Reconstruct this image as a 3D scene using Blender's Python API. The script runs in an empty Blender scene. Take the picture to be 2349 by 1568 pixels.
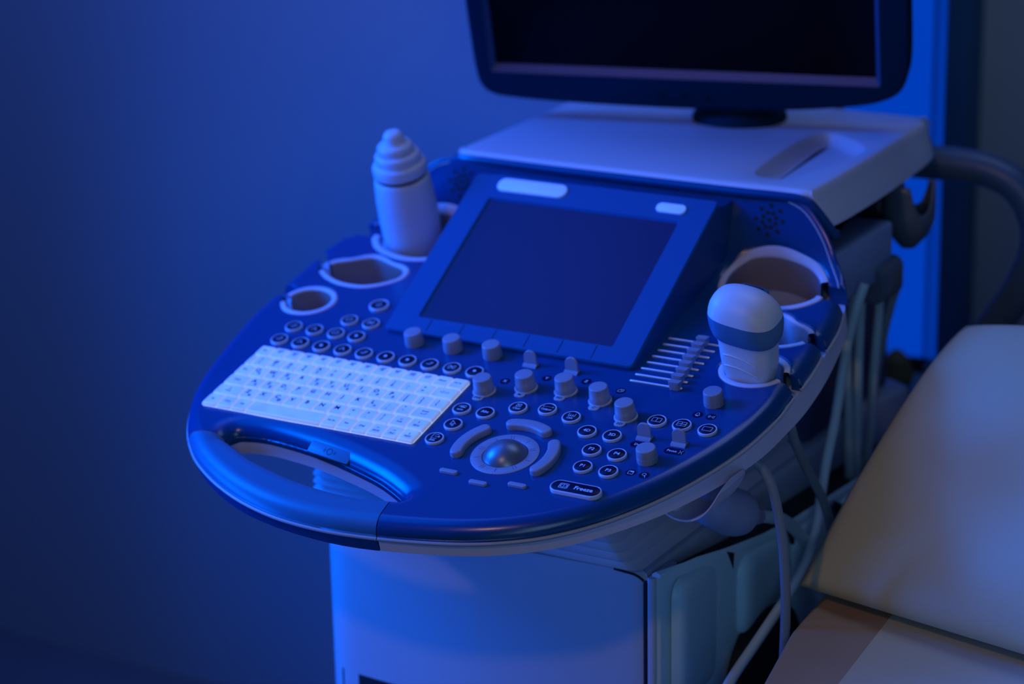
import bpy, bmesh, math, random
import numpy as np
from mathutils import Matrix, Vector, geometry
random.seed(4)
PI = math.pi
S = 0.001                      # every length below is in millimetres
FLOOR = 900.0                  # the middle of the keyboard is 900 mm above the floor
COL = bpy.context.scene.collection
TILT, TILT2 = math.radians(14.925), math.radians(32.228)   # slope of the control panel, slope of the touch screen
MW = Matrix.Translation((0, 0, FLOOR))
MP = MW @ Matrix.Rotation(TILT, 4, 'X')                     # panel frame: u right, v up the slope, h off the surface
HV = 127.94
MT = MP @ Matrix.Translation((0, HV, 6)) @ Matrix.Rotation(TILT2 - TILT, 4, 'X')   # touch screen frame

# ------------------------------------------------------------------ materials
def mat(name, col, rough=.45, metal=0., emit=None, es=0., coat=0., noise=0., nscale=60., bump=0., trans=0., spec=.5):
    m = bpy.data.materials.new(name); m.use_nodes = True
    nt = m.node_tree; b = nt.nodes['Principled BSDF']
    b.inputs['Base Color'].default_value = (*col, 1); b.inputs['Roughness'].default_value = rough
    b.inputs['Metallic'].default_value = metal; b.inputs['Coat Weight'].default_value = coat
    b.inputs['Specular IOR Level'].default_value = spec
    if trans: b.inputs['Transmission Weight'].default_value = trans
    if emit:
        b.inputs['Emission Color'].default_value = (*emit, 1); b.inputs['Emission Strength'].default_value = es
    if noise or bump:
        tc = nt.nodes.new('ShaderNodeTexCoord'); n = nt.nodes.new('ShaderNodeTexNoise')
        n.inputs['Scale'].default_value = nscale; n.inputs['Detail'].default_value = 4
        nt.links.new(tc.outputs['Object'], n.inputs['Vector'])
        if noise:
            mx = nt.nodes.new('ShaderNodeMix'); mx.data_type = 'RGBA'
            mx.inputs['A'].default_value = (*[c*(1-noise) for c in col], 1)
            mx.inputs['B'].default_value = (*[min(1, c*(1+noise)) for c in col], 1)
            nt.links.new(n.outputs['Fac'], mx.inputs['Factor']); nt.links.new(mx.outputs['Result'], b.inputs['Base Color'])
        if bump:
            bp = nt.nodes.new('ShaderNodeBump'); bp.inputs['Strength'].default_value = bump; bp.inputs['Distance'].default_value = .001
            nt.links.new(n.outputs['Fac'], bp.inputs['Height']); nt.links.new(bp.outputs['Normal'], b.inputs['Normal'])
    return m
M = dict(
    console=mat('console_blue_plastic', (.0005, .050, .185), .24, noise=.04, nscale=400, bump=.03, spec=.5),
    grip=mat('grip_rubber', (.018, .13, .27), .42, noise=.05, nscale=300, bump=.05),
    bezel=mat('bezel_blue_plastic', (.001, .074, .235), .42, spec=.2),
    shell=mat('shell_pale_plastic', (.56, .55, .68), .45, noise=.03, nscale=20),
    liner=mat('shaded_holder_wall', (.26, .20, .22), .6),  # darker than the lip: shade inside the holders put into the colour
    trim=mat('trim_grey_plastic', (.34, .36, .42), .4),
    white=mat('white_plastic', (.74, .75, .80), .4),
    shelf=mat('shelf_white_plastic', (.52, .55, .66), .33),
    knob=mat('knob_grey_plastic', (.23, .26, .36), .38),
    keyside=mat('key_side_plastic', (.6, .62, .70), .4, emit=(.30, .42, .72), es=.42),
    key=mat('backlit_key_plastic', (.45, .50, .80), .35, emit=(.14, .32, 1.0), es=.62),
    keybase=mat('backlit_key_tray', (.8, .85, .9), .5, emit=(.42, .55, .80), es=.6),
    ink=mat('dark_key_print', (.001, .004, .02), .6, spec=.1),
    rim=mat('button_rim_plastic', (.46, .54, .72), .25),
    cap=mat('button_dark_face', (.001, .001, .035), .4, spec=.2),
    glyph=mat('pale_button_print', (.30, .48, .80), .5, emit=(.12, .35, .8), es=.22),  # print given a faint glow of its own
    glass=mat('dark_touch_glass', (.0003, .011, .066), .3, spec=.2),
    screen=mat('black_monitor_glass', (.0006, .0006, .0016), .28, spec=.12),
    monitor=mat('monitor_dark_plastic', (.001, .021, .052), .7, spec=.08),
    lip=mat('monitor_inner_lip', (.03, .06, .15), .4, spec=.4),
    ball=mat('trackball_speckled', (.17, .21, .27), .36, metal=.55, noise=.3, nscale=900),
    black=mat('black_plastic', (.004, .004, .012), .5),
    hole=mat('recess_shade_black', (.002, .002, .006), .8),  # near-black colour stands in for shade inside holes, slots and gaps
    slot=mat('slot_metal', (.85, .88, 1.), .25, metal=.5),
    cart=mat('cart_white_plastic', (.40, .46, .56), .42, noise=.03, nscale=12),
    side=mat('cart_side_plastic', (.46, .68, .74), .45),
    bellow=mat('bellows_fabric', (.56, .58, .68), .7, noise=.06, nscale=90, bump=.15),
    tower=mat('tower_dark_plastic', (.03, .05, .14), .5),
    box=mat('side_box_plastic', (.26, .34, .52), .5),
    cable=mat('cable_rubber', (.42, .55, .60), .5),
    cabled=mat('cable_dark_rubber', (.17, .22, .27), .5),
    tube=mat('handle_dark_tube', (.05, .10, .17), .4),
    cup=mat('smoked_plastic', (.09, .12, .16), .3),
    probe=mat('probe_white_plastic', (.62, .66, .74), .4),
    probeblue=mat('probe_blue_rubber', (.05, .17, .34), .42, noise=.12, nscale=500),
    bottle=mat('cap_pale_plastic', (.50, .58, .76), .42),
    label=mat('light_label_plate', (.40, .56, .95), .35, emit=(.10, .28, .9), es=.35),  # name plate and standby button given a glow of their own
    softkey=mat('soft_key_plastic', (.45, .52, .72), .35),
    pillow=mat('pillow_vinyl', (.50, .42, .255), .5, noise=.05, nscale=6, bump=.05),
    bed=mat('mattress_vinyl', (.42, .27, .15), .55, noise=.08, nscale=14, bump=.15),
    paper=mat('paper_cover', (.56, .52, .40), .75, noise=.03, nscale=200, bump=.25),
    wall=mat('wall_paint', (.42, .40, .46), .85, noise=.02, nscale=3),
    wall2=mat('wall_paint_grey', (.55, .55, .50), .85, noise=.02, nscale=3),
    frame=mat('window_frame_paint', (.03, .13, .24), .6),
    floor=mat('floor_vinyl', (.20, .17, .17), .6, noise=.08, nscale=8),
    pane=mat('blue_lit_frosted_glass', (.0, .02, .1), .6, emit=(0, .044, .47), es=1.0),
    bag=mat('black_liner_plastic', (.003, .003, .004), .5),
    bin=mat('bin_plastic', (.09, .22, .40), .45),
    yellow=mat('olive_paper', (.10, .09, .03), .7),
)

def backlight(m, lo, hi, sc):
    nt = m.node_tree; b = nt.nodes['Principled BSDF']; tc = nt.nodes.new('ShaderNodeTexCoord'); n = nt.nodes.new('ShaderNodeTexNoise')
    g = nt.nodes.new('ShaderNodeNewGeometry'); n.inputs['Scale'].default_value = sc; n.inputs['Detail'].default_value = 1
    mr = nt.nodes.new('ShaderNodeMapRange'); mr.inputs['From Min'].default_value = .3; mr.inputs['From Max'].default_value = .7
    mr.inputs['To Min'].default_value = lo; mr.inputs['To Max'].default_value = hi
    nt.links.new(g.outputs['Position'], n.inputs['Vector']); nt.links.new(n.outputs['Fac'], mr.inputs['Value']); nt.links.new(mr.outputs['Result'], b.inputs['Emission Strength'])
backlight(M['key'], .48, .70, 45)          # the diodes under the keys light them unevenly
# ------------------------------------------------------------------ mesh helpers
def link(name, V, F, mats, M4, parent=None, sharp=35, mi=None, normals=None):
    me = bpy.data.meshes.new(name)
    me.from_pydata([(x*S, y*S, z*S) for x, y, z in V], [], F)
    if not isinstance(mats, (list, tuple)): mats = [mats]
    for k in mats: me.materials.append(M[k])
    if mi is not None: me.polygons.foreach_set('material_index', mi)
    me.validate(); me.update()
    bm = bmesh.new(); bm.from_mesh(me); bmesh.ops.recalc_face_normals(bm, faces=bm.faces[:]); bm.to_mesh(me); bm.free()
    me.shade_smooth() if hasattr(me, 'shade_smooth') else None
    for p in me.polygons: p.use_smooth = True
    me.set_sharp_from_angle(angle=math.radians(sharp))
    if normals is not None: me.normals_split_custom_set_from_vertices(normals)
    o = bpy.data.objects.new(name, me); COL.objects.link(o)
    place(o, M4, parent); return o
def place(o, M4, parent=None):
    m = M4.copy(); m.translation = m.translation*S
    WM[o] = m
    if parent is not None:
        o.parent = parent; o.matrix_parent_inverse = Matrix.Identity(4)
        o.matrix_basis = WM[parent].inverted() @ m
    else: o.matrix_basis = m
WM = {}
def empty(name, M4, label, cat, group=None):
    o = bpy.data.objects.new(name, None); COL.objects.link(o); o.empty_display_size = .05
    place(o, M4); return tag(o, label, cat, group)
def tag(o, label, cat, group=None):
    o['label'] = label; o['category'] = cat
    if group: o['group'] = group
    return o
def struct(o): o['kind'] = 'structure'; return o
def dup(o, M4, parent):
    c = o.copy(); COL.objects.link(c); place(c, M4, parent); return c
class B:                                     # geometry collector
    def __init__(s): s.V = []; s.F = []; s.m = []
    def add(s, V, F, mi=0):
        n = len(s.V); s.V += [tuple(v) for v in V]; s.F += [tuple(i+n for i in f) for f in F]; s.m += [mi]*len(F); return s
    def weld(s):
        mp, V, ix = {}, [], []
        for v in s.V:
            k = (round(v[0], 3), round(v[1], 3), round(v[2], 3))
            if k not in mp: mp[k] = len(V); V.append(v)
            ix.append(mp[k])
        F, m = [], []
        for f, q in zip(s.F, s.m):
            g = []
            for i in f:
                if not g or ix[i] != g[-1]: g.append(ix[i])
            if len(g) > 1 and g[0] == g[-1]: g.pop()
            if len(set(g)) > 2: F.append(tuple(g)); m.append(q)
        s.V, s.F, s.m = V, F, m; return s
    def go(s, name, mats, M4, parent=None, sharp=35, **k): return link(name, s.V, s.F, mats, M4, parent, sharp, s.m, **k)
def loft(loops, cap0=True, cap1=True, closed=True):
    n = len(loops[0]); V = [p for l in loops for p in l]; F = []
    for k in range(len(loops)-1):
        for i in range(n if closed else n-1):
            j = (i+1) % n; F.append((k*n+i, k*n+j, (k+1)*n+j, (k+1)*n+i))
    if cap0: F.append(tuple(range(n-1, -1, -1)))
    if cap1: F.append(tuple((len(loops)-1)*n+i for i in range(n)))
    return V, F
def ring2(rx, ry, n=32, p=2., ph=0.):
    out = []
    for i in range(n):
        a = ph+2*PI*i/n; c, s_ = math.cos(a), math.sin(a)
        out.append((rx*math.copysign(abs(c)**(2/p), c), ry*math.copysign(abs(s_)**(2/p), s_)))
    return out
def rrect(x0, x1, y0, y1, r, n=5):
    r = min(r, (x1-x0)/2-1e-3, (y1-y0)/2-1e-3); out = []
    for cx, cy, a0 in ((x1-r, y1-r, 0), (x0+r, y1-r, 90), (x0+r, y0+r, 180), (x1-r, y0+r, 270)):
        for k in range(n+1):
            a = math.radians(a0+90*k/n); out.append((cx+r*math.cos(a), cy+r*math.sin(a)))
    return out
def at(loop, z): return [(x, y, z) for x, y in loop]
def box(x0, x1, y0, y1, z0, z1, r=2., b=1.):
    l = lambda d, z: at(rrect(x0+d, x1-d, y0+d, y1-d, max(r-d, .2)), z)
    return loft([l(b, z0), l(b*.3, z0+b*.3), l(0, z0+b), l(0, z1-b), l(b*.3, z1-b*.3), l(b, z1)])
def lathe(prof, n=32, cx=0, cy=0):
    return loft([[(cx+r*math.cos(2*PI*i/n), cy+r*math.sin(2*PI*i/n), z) for i in range(n)] for r, z in prof])
def cr(pts, n=8, closed=False):              # Catmull-Rom through 2D or 3D points
    P = [Vector(p) for p in pts]; out = []; m = len(P)
    for i in range(m if closed else m-1):
        a = P[(i-1) % m] if closed or i > 0 else P[0]*2-P[1]
        b, c = P[i], P[(i+1) % m]
        d = P[(i+2) % m] if closed or i < m-2 else P[-1]*2-P[-2]
        for k in range(n):
            t = k/n; out.append(.5*((2*b)+(c-a)*t+(2*a-5*b+4*c-d)*t*t+(3*b-a-3*c+d)*t**3))
    if not closed: out.append(P[-1].copy())
    return out
def tube(pts, r, n=12, smooth=8, closed=False, caps=True, rad=None):
    P = cr(pts, smooth, closed) if smooth else [Vector(p) for p in pts]
    m = len(P); loops = []; up = Vector((0.01, .02, 1)).normalized(); prev = None
    for i in range(m):
        a = P[i-1] if (i or closed) else P[0]; b = P[(i+1) % m] if (i < m-1 or closed) else P[-1]
        t = (b-a).normalized()
        if prev is None: nx = t.cross(up); nx = nx if nx.length > .1 else t.cross(Vector((1, 0, 0)))
        else: nx = prev - t*prev.dot(t)
        nx.normalize(); prev = nx; ny = t.cross(nx)
        rr = r if rad is None else rad(i/(m-1))
        loops.append([tuple(P[i]+nx*rr*math.cos(2*PI*k/n)+ny*rr*math.sin(2*PI*k/n)) for k in range(n)])
    if closed: loops.append(loops[0]); caps = False
    return loft(loops, caps, caps)
_tx = {}
def text(s, size=4., bold=0.):
    k = (s, size, bold)
    if k not in _tx:
        c = bpy.data.curves.new('t', 'FONT'); c.body = s; c.size = size*1.35; c.align_x = 'CENTER'; c.align_y = 'CENTER'; c.resolution_u = 2; c.offset = bold
        o = bpy.data.objects.new('t', c); me = o.to_mesh()
        _tx[k] = ([(v.co.x, v.co.y) for v in me.vertices], [tuple(p.vertices) for p in me.polygons])
        o.to_mesh_clear(); bpy.data.objects.remove(o); bpy.data.curves.remove(c)
    return _tx[k]
def put_text(b, s, x, y, h, size, mi, bold=.06, ang=0.):
    V, F = text(s, size, bold); c, sn = math.cos(ang), math.sin(ang)
    b.add([(x+c*a-sn*d, y+sn*a+c*d, h) for a, d in V], F, mi)
def stroke(b, pts, w, h, mi, closed=False):
    n = len(pts)
    for i in range(n if closed else n-1):
        p, q = Vector(pts[i]), Vector(pts[(i+1) % n]); d = (q-p).normalized()*w/2; s_ = Vector((-d.y, d.x)); p, q = p-d, q+d
        b.add([(*(p+s_), h), (*(p-s_), h), (*(q-s_), h), (*(q+s_), h)], [(0, 1, 2, 3)], mi)
def disc(b, cx, cy, r, h, mi, ry=None, n=24): b.add([(cx+r*math.cos(2*PI*i/n), cy+(ry or r)*math.sin(2*PI*i/n), h) for i in range(n)], [tuple(range(n))], mi)

# ------------------------------------------------------------------ the ultrasound machine
machine = empty('ultrasound_machine', Matrix.Translation((136, 250, 0)), 'blue and white ultrasound machine with glowing keyboard and black monitor beside the bed', 'ultrasound machine')

# outline of the control panel in panel millimetres
front = [(457, 149), (457, 108), (450, 59), (437, 16), (414, -35), (388, -77), (359, -111.5), (326, -139), (289, -159.5), (249, -174), (200, -185), (156, -191.5), (107, -195), (53, -191.6), (2, -179.5), (-43, -161), (-80, -139.5), (-106, -119), (-134, -88), (-158.5, -47), (-175, -2), (-187, 59.4), (-194.8, 119.6), (-195.5, 174)]
def hloop(c, rx, ry, a0, a1, n=26):          # arc of an oval from angle a0 to a1
    return [(c[0]+rx*math.cos(math.radians(a0+(a1-a0)*i/n)), c[1]+ry*math.sin(math.radians(a0+(a1-a0)*i/n))) for i in range(n+1)]
def seg(a, b, n=6): return [(a[0]+(b[0]-a[0])*i/n, a[1]+(b[1]-a[1])*i/n) for i in range(1, n)]
HA = ((-141, 163), 34, 31); H1 = ((409, 163.5), 38, 33)
Bpts = [(442, 227), (430, 216), (417, 209), (398, 203), (370, 203), (348, 214), (332, 232), (333, 252), (346, 262), (362, 265), (376, 272), (391, 276), (405, 271), (416, 262), (432, 255), (441, 245)]
Cpts = [(421, 312), (415, 300), (403, 288), (385, 279), (355, 272), (325, 278), (306, 296), (296, 325), (299, 347), (310, 362), (330, 368.5), (352, 370), (376, 367), (397, 361), (411, 350), (418, 337)]
def mir(l, c=273.): return [(c-u, v) for u, v in l]
OUT, KIND = [], []                            # kind 0: outer edge, 1: edge of a holder hole or cable notch
def put(l, k):
    for p in l: OUT.append((float(p[0]), float(p[1]))); KIND.append(k)
F_ = [tuple(p) for p in cr(front, 10)]; put(F_, 0)
put(seg(F_[-1], (-174.5, 166)), 1)
put(hloop(*HA, 175, -180+47+20, 34)[:0], 1)
aA = hloop(*HA, 176, -206+28, 1)
put([p for p in hloop(*HA, 180, 180-0, 1)][:0], 1)
lA = hloop(*HA, 172, -152, 34)               # round the left front hole, from its notch back to its notch
lA = [(HA[0][0]+HA[1]*math.cos(math.radians(t)), HA[0][1]+HA[2]*math.sin(math.radians(t))) for t in np.linspace(174, 174+326, 40)]
put(lA, 1)
put(seg(lA[-1], (-196.5, 191)), 1)
put([tuple(p) for p in cr([(-196.5, 191), (-196.5, 215), (-196, 240), (-195, 263)], 5)], 0)
Bl = [tuple(p) for p in cr(mir(Bpts), 4)]; put(seg((-195, 263), (Bl[0][0], Bl[0][1]+6)), 1); put(Bl, 1)
put(seg(Bl[-1], (-195, 279)), 1)
put([tuple(p) for p in cr([(-195, 279), (-193, 295), (-189, 312)], 4)], 0)
Cl = [tuple(p) for p in cr(mir(Cpts), 4)]; put(seg((-189, 312), Cl[0]), 1); put(Cl, 1)
put(seg(Cl[-1], (-170, 337)), 1)
wing = [(438, 337), (431, 351), (419, 365), (406, 378), (390, 389), (372, 397.5), (350, 401), (320, 402), (289, 402)]
put([tuple(p) for p in cr([(-170, 337), (-163, 350), (-151, 363), (-137, 376), (-119, 389), (-99, 397.5), (-77, 401), (-47, 402), (-16, 402)], 4)], 2)
put([(60, 402), (136, 402), (213, 402)], 2)
put([tuple(p) for p in cr(wing[::-1], 4)], 2)
put(seg((438, 337), (418, 337)), 1)
Cr = [tuple(p) for p in cr(Cpts[::-1], 4)]; put(Cr, 1)
put(seg(Cr[-1], (443, 313)), 1)
put([tuple(p) for p in cr([(443, 313), (449, 290), (453, 265), (454.5, 242)], 5)], 0)
Br = [tuple(p) for p in cr(Bpts[::-1], 4)]; put(seg((454.5, 242), Br[0]), 1); put(Br, 1)
put(seg(Br[-1], (453.5, 230)), 1)
put([tuple(p) for p in cr([(453.5, 230), (456.5, 210), (457.8, 188), (458, 167)], 5)], 0)
l1 = [(H1[0][0]+H1[1]*math.cos(math.radians(t)), H1[0][1]+H1[2]*math.sin(math.radians(t))) for t in np.linspace(7, 7+330, 40)]
put(seg((458, 167), l1[0]), 1); put(l1, 1); put(seg(l1[-1], (457, 149)), 1)
# handle opening (wide fillet on the keyboard side, narrow one on the grip side)
hup = [(-77, -98), (-75, -88), (-64, -80.5), (-34, -77.5), (13, -82.5), (51, -90.5), (89, -101), (122, -112), (147, -124), (161, -132), (167, -138)]
hdn = [(162, -143.5), (135, -148), (97, -149), (60, -145), (24, -137.5), (-18, -125), (-48, -112), (-68, -103)]
HND = [tuple(p) for p in cr(hup+hdn, 5, True)]
HW = [25. if i < len(hup)*5-4 else 14. for i in range(len(HND))]
HW = [sum(HW[(i+j) % len(HW)] for j in range(-4, 5))/9 for i in range(len(HW))]
def densify(P, K, step=3.2):
    o, k = [], []
    for i in range(len(P)):
        a, c = P[i], P[(i+1) % len(P)]; n = max(1, int(math.dist(a, c)/step))
        for j in range(n): o.append((a[0]+(c[0]-a[0])*j/n, a[1]+(c[1]-a[1])*j/n)); k.append(K[i])
    return o, k
def dedupe(P, K):
    o, k = [], []
    for p, q in zip(P, K):
        if not o or math.dist(p, o[-1]) > .6: o.append(p); k.append(q)
    if math.dist(o[0], o[-1]) < .6: o.pop(); k.pop()
    return o, k
OUT, KIND = dedupe(OUT, KIND); OUT, KIND = densify(OUT, KIND)
HND, HW = densify(HND, HW)
def ramp(v): return np.interp(v, RV, RH)
_rv = [250, 300, 318, 335, 350, 366, 382, 392, 402, 440]; _rh = [0, 0, .6, 2., 5.5, 17, 42, 57, 73, 130]
RV = np.linspace(250, 440, 400); RH = np.convolve(np.pad(np.interp(RV, _rv, _rh), 12, 'edge'), np.ones(25)/25, 'valid')
segA = np.array(OUT+HND); segB = np.array(OUT[1:]+OUT[:1]+HND[1:]+HND[:1])
prof = {0: (17., 16.), 1: (2.6, 2.4), 2: (5., 5.)}
no = len(OUT)
WD = np.array([(prof[k][0]) for k in KIND]+HW); DP = np.array([prof[k][1] for k in KIND]+[16.]*len(HND))
def height(P):
    P = np.asarray(P, float); out = np.zeros(len(P))
    d = segB-segA; L2 = (d**2).sum(1)
    for s in range(0, len(P), 2000):
        Q = P[s:s+2000]
        w = Q[:, None]-segA[None]; t = np.clip((w*d[None]).sum(2)/L2[None], 0, 1)
        dist = np.sqrt(((w-t[..., None]*d[None])**2).sum(2))
        x = np.clip(1-dist/WD[None], 0, 1); drop = DP[None]*(1-np.sqrt(np.clip(1-x*x, 0, 1)))
        out[s:s+2000] = -drop.max(1)
    return out+ramp(P[:, 1])
def inside(P, poly):
    P = np.asarray(P); a = np.array(poly); b = np.roll(a, -1, 0); c = np.zeros(len(P), bool)
    for (x0, y0), (x1, y1) in zip(a, b):
        k = ((y0 > P[:, 1]) != (y1 > P[:, 1])) & (P[:, 0] < (x1-x0)*(P[:, 1]-y0)/((y1-y0) or 1e-9)+x0); c ^= k
    return c
def bdist(P, idx=None):
    A, Bb = (segA, segB) if idx is None else (segA[idx], segB[idx]); d = Bb-A; L2 = (d**2).sum(1); o = np.zeros(len(P))
    for s in range(0, len(P), 2000):
        w = np.asarray(P)[s:s+2000][:, None]-A[None]; t = np.clip((w*d[None]).sum(2)/L2[None], 0, 1)
        o[s:s+2000] = np.sqrt(((w-t[..., None]*d[None])**2).sum(2)).min(1)
    return o
def cdt(loops, extra):
    V = [Vector(p) for l in loops for p in l]; E = []; k = 0
    for l in loops:
        n = len(l); E += [(k+i, k+(i+1) % n) for i in range(n)]; k += n
    V += [Vector(p) for p in extra]
    r = geometry.delaunay_2d_cdt(V, E, [], 0, 1e-4)
    v2 = [tuple(v) for v in r[0]]; f = r[2]
    cen = np.array([np.mean([v2[i] for i in q], 0) for q in f])
    ok = inside(cen, loops[0])
    for l in loops[1:]: ok &= ~inside(cen, l)
    return v2, [tuple(q) for q, g in zip(f, ok) if g]
def offs(loop, frac, ws, sign):
    n = len(loop); o = []
    for i in range(n):
        a, b = Vector(loop[i-1]), Vector(loop[(i+1) % n]); t = (b-a).normalized(); o.append((loop[i][0]-sign*t.y*frac*ws[i], loop[i][1]+sign*t.x*frac*ws[i]))
    return o
extra = []
area = sum(OUT[i][0]*OUT[(i+1) % no][1]-OUT[(i+1) % no][0]*OUT[i][1] for i in range(no)); so = 1 if area > 0 else -1
nh = len(HND); areah = sum(HND[i][0]*HND[(i+1) % nh][1]-HND[(i+1) % nh][0]*HND[i][1] for i in range(nh)); sh = -1 if areah > 0 else 1
for fr in (.015, .06, .134, .234, .357, .5, .658, .826, 1.0, 1.08):
    c = offs(OUT, fr, WD[:no], so)+offs(HND, fr, WD[no:], sh)
    wd = list(WD[:no]*fr)+list(WD[no:]*fr); c = np.array(c)
    far = bdist(c); ok = inside(c, OUT) & ~inside(c, HND) & (far > np.array(wd)*.93)
    extra += [tuple(p) for p, q in zip(c, ok) if q]
g = [(u, v) for v in list(np.arange(-190, 290, 14.))+list(np.arange(296, 402, 3.5)) for u in np.arange(-195, 460, 14. if v < 290 else 9.)]
gd = bdist(np.array(g)); gk = np.array([k == 0 for k in KIND]+[True]*len(HND)); gd0 = bdist(np.array(g), np.where(gk)[0])
ok = inside(g, OUT) & ~inside(g, HND) & (gd > 5.5) & (gd0 > 27)
extra += [p for p, q in zip(g, ok) if q]
kept = []; cell = {}
for p in extra:
    c = (int(p[0]//1.2), int(p[1]//1.2))
    if any((c[0]+i, c[1]+j) in cell for i in (-1, 0, 1) for j in (-1, 0, 1) if (c[0]+i, c[1]+j) in cell and math.dist(cell[(c[0]+i, c[1]+j)], p) < .9): continue
    cell[c] = p; kept.append(p)
V2, F2 = cdt([OUT, HND], kept)
V2 = np.array(V2); H = height(V2)
e = .4; gx = (height(V2+[e, 0])-height(V2-[e, 0]))/(2*e); gy = (height(V2+[0, e])-height(V2-[0, e]))/(2*e)
gx = np.clip(gx, -6, 6); gy = np.clip(gy, -6, 6)
# split along the two seams of the grip: a face belongs to the grip when it lies outside both seam lines
SEAM_L = ((-77, -98), (-122, -103)); SEAM_R = ((161, -138), (168, -192))
def side(p, s): (x0, y0), (x1, y1) = s; return (x1-x0)*(p[1]-y0)-(y1-y0)*(p[0]-x0)
def mesh_bm(V, F):
    bm = bmesh.new(); vs = [bm.verts.new(v) for v in V]
    for f in F:
        try: bm.faces.new([vs[i] for i in f])
        except ValueError: pass
    return bm
GAP = .45
def cut(bm, s):
    (x0, y0), (x1, y1) = s; L = math.dist(*s); nx, ny = -(y1-y0)/L, (x1-x0)/L
    for g in (-GAP, GAP): bmesh.ops.bisect_plane(bm, geom=bm.verts[:]+bm.edges[:]+bm.faces[:], dist=1e-4, plane_co=(x0+nx*g, y0+ny*g, 0), plane_no=(nx, ny, 0))
def sdist(p, s): return side(p, s)/math.dist(*s)
def isgrip(c):
    x, y = c[0], c[1]
    if sdist((x, y), SEAM_R) > GAP or sdist((x, y), SEAM_L) < -GAP: return False
    # below the opening
    yy = np.interp(x, [-130, -77, -48, -18, 24, 60, 97, 135, 162, 170], [-97, -98, -105, -115, -125, -132, -138, -141, -140, -139])
    if y >= yy: return False
    return None if sdist((x, y), SEAM_R) > -GAP or sdist((x, y), SEAM_L) < GAP else True
def emit_split(V, F, names, mats, sharp, nrm=True):
    bm = mesh_bm(V, F)
    for s in (SEAM_L, SEAM_R): cut(bm, s)
    bm.verts.index_update(); VV = [tuple(v.co) for v in bm.verts]; FF = [tuple(v.index for v in f.verts) for f in bm.faces]
    gr = [isgrip(np.mean([VV[i] for i in f], 0)) for f in FF]; bm.free(); res = []
    for want, nm, mt in ((False, names[0], mats[0]), (True, names[1], mats[1])):
        fs = [f for f, q in zip(FF, gr) if q is want]; used = sorted({i for f in fs for i in f}); mp = {i: j for j, i in enumerate(used)}
        v = [VV[i] for i in used]; f2 = [tuple(mp[i] for i in f) for f in fs]; N = None
        if nrm:
            P2 = np.array(v)[:, :2]; a = np.clip((height(P2+[e, 0])-height(P2-[e, 0]))/(2*e), -6, 6); b = np.clip((height(P2+[0, e])-height(P2-[0, e]))/(2*e), -6, 6)
            N = [tuple(Vector((-i, -j, 1)).normalized()) for i, j in zip(a, b)]
        res.append((v, f2, nm, mt, N))
    return res
top = emit_split([(p[0], p[1], h) for p, h in zip(V2, H)], F2, ('control_panel', 'hand_grip'), ('console', 'grip'), 180)
def seam_gap(v, nm):                                   # leave a hairline between panel and grip
    return v
for v, f, nm, mt, N in top:
    me = bpy.data.meshes.new(nm); me.from_pydata([(x*S, y*S, z*S) for x, y, z in v], [], f); me.materials.append(M[mt]); me.update()
    flip = [p.normal.z < 0 for p in me.polygons]
    if sum(flip): me = me; me.flip_normals() if sum(flip) > len(flip)/2 else None
    for p in me.polygons: p.use_smooth = True
    me.normals_split_custom_set_from_vertices(N)
    o = bpy.data.objects.new(nm, me); COL.objects.link(o); place(o, MP, machine)
    if nm == 'control_panel': panel = o
    else: grip = o
# walls under the top edge of holes and notches (blue), down to the pale shell
Wv, Wf, bot = [], [], -21.
hb = height(np.array(OUT)); hh = height(np.array(HND))
for loop, hs, kinds, wn in ((OUT, hb, KIND, ('panel_edge_wall', 'grip_edge_wall')), (HND, hh, [0]*nh, ('handle_opening_wall', 'grip_inner_wall'))):
    n = len(loop); b = B()
    for i in range(n):
        j = (i+1) % n; (u0, v0), (u1, v1) = loop[i], loop[j]
        low = bot if kinds[i] != 2 and v0 < 320 else min(bot, 0)
        b.add([(u0, v0, hs[i]), (u1, v1, hs[j]), (u1, v1, low), (u0, v0, low)], [(0, 1, 2, 3)])
    b.weld()
    for v, f, nm, mt, N in emit_split(b.V, b.F, wn, ('console', 'grip'), 40, nrm=False):
        link(nm, v, f, mt, MP, panel if mt == 'console' else grip, 50)

# pale lower shell: prism with holes for the handle and holders
def simp(l, k): return l[::k]
shell_out = [tuple(p) for p in cr([(p[0], p[1]) for p in front[::2]]+[(-195.5, 174), (-197, 215), (-195, 270), (-188, 320), (-160, 350), (-110, 375), (0, 380), (136, 380), (273, 380), (383, 375), (430, 345), (443, 313), (454.5, 242), (458, 188)], 5, True)]
def shrink(l, d):
    n = len(l); ar = sum(l[i][0]*l[(i+1) % n][1]-l[(i+1) % n][0]*l[i][1] for i in range(n)); return offs(l, 1., [d]*n, 1 if ar > 0 else -1)
sh_o = shrink(shell_out, 1.2)
hA = at(ring2(HA[1]-6, HA[2]-6, 32), 0); hA = [(x+HA[0][0], y+HA[0][1]) for x, y, z in hA]
h1 = [(x+H1[0][0], y+H1[0][1]) for x, y in ring2(H1[1]-6, H1[2]-6, 32)]
def closed_pts(l): return [tuple(p) for p in cr(l, 4, True)]
hBr = shrink(closed_pts(Bpts), 5); hBl = shrink(closed_pts(mir(Bpts)), 5)
hCr = shrink(closed_pts(Cpts), 7); hCl = shrink(closed_pts(mir(Cpts)), 7)
hHn = HND
loops = [sh_o, hA, h1, hBr, hBl, hCr, hCl, hHn]
def zb(v): return float(np.interp(v, [-200, -100, 60, 150, 330], [-33, -34, -42, -50, -50]))
SV, SF = cdt(loops, [])
b = B(); b.add([(x, y, -20.5) for x, y in SV], SF)
b.add([(x, y, zb(y)) for x, y in SV], SF)
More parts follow.
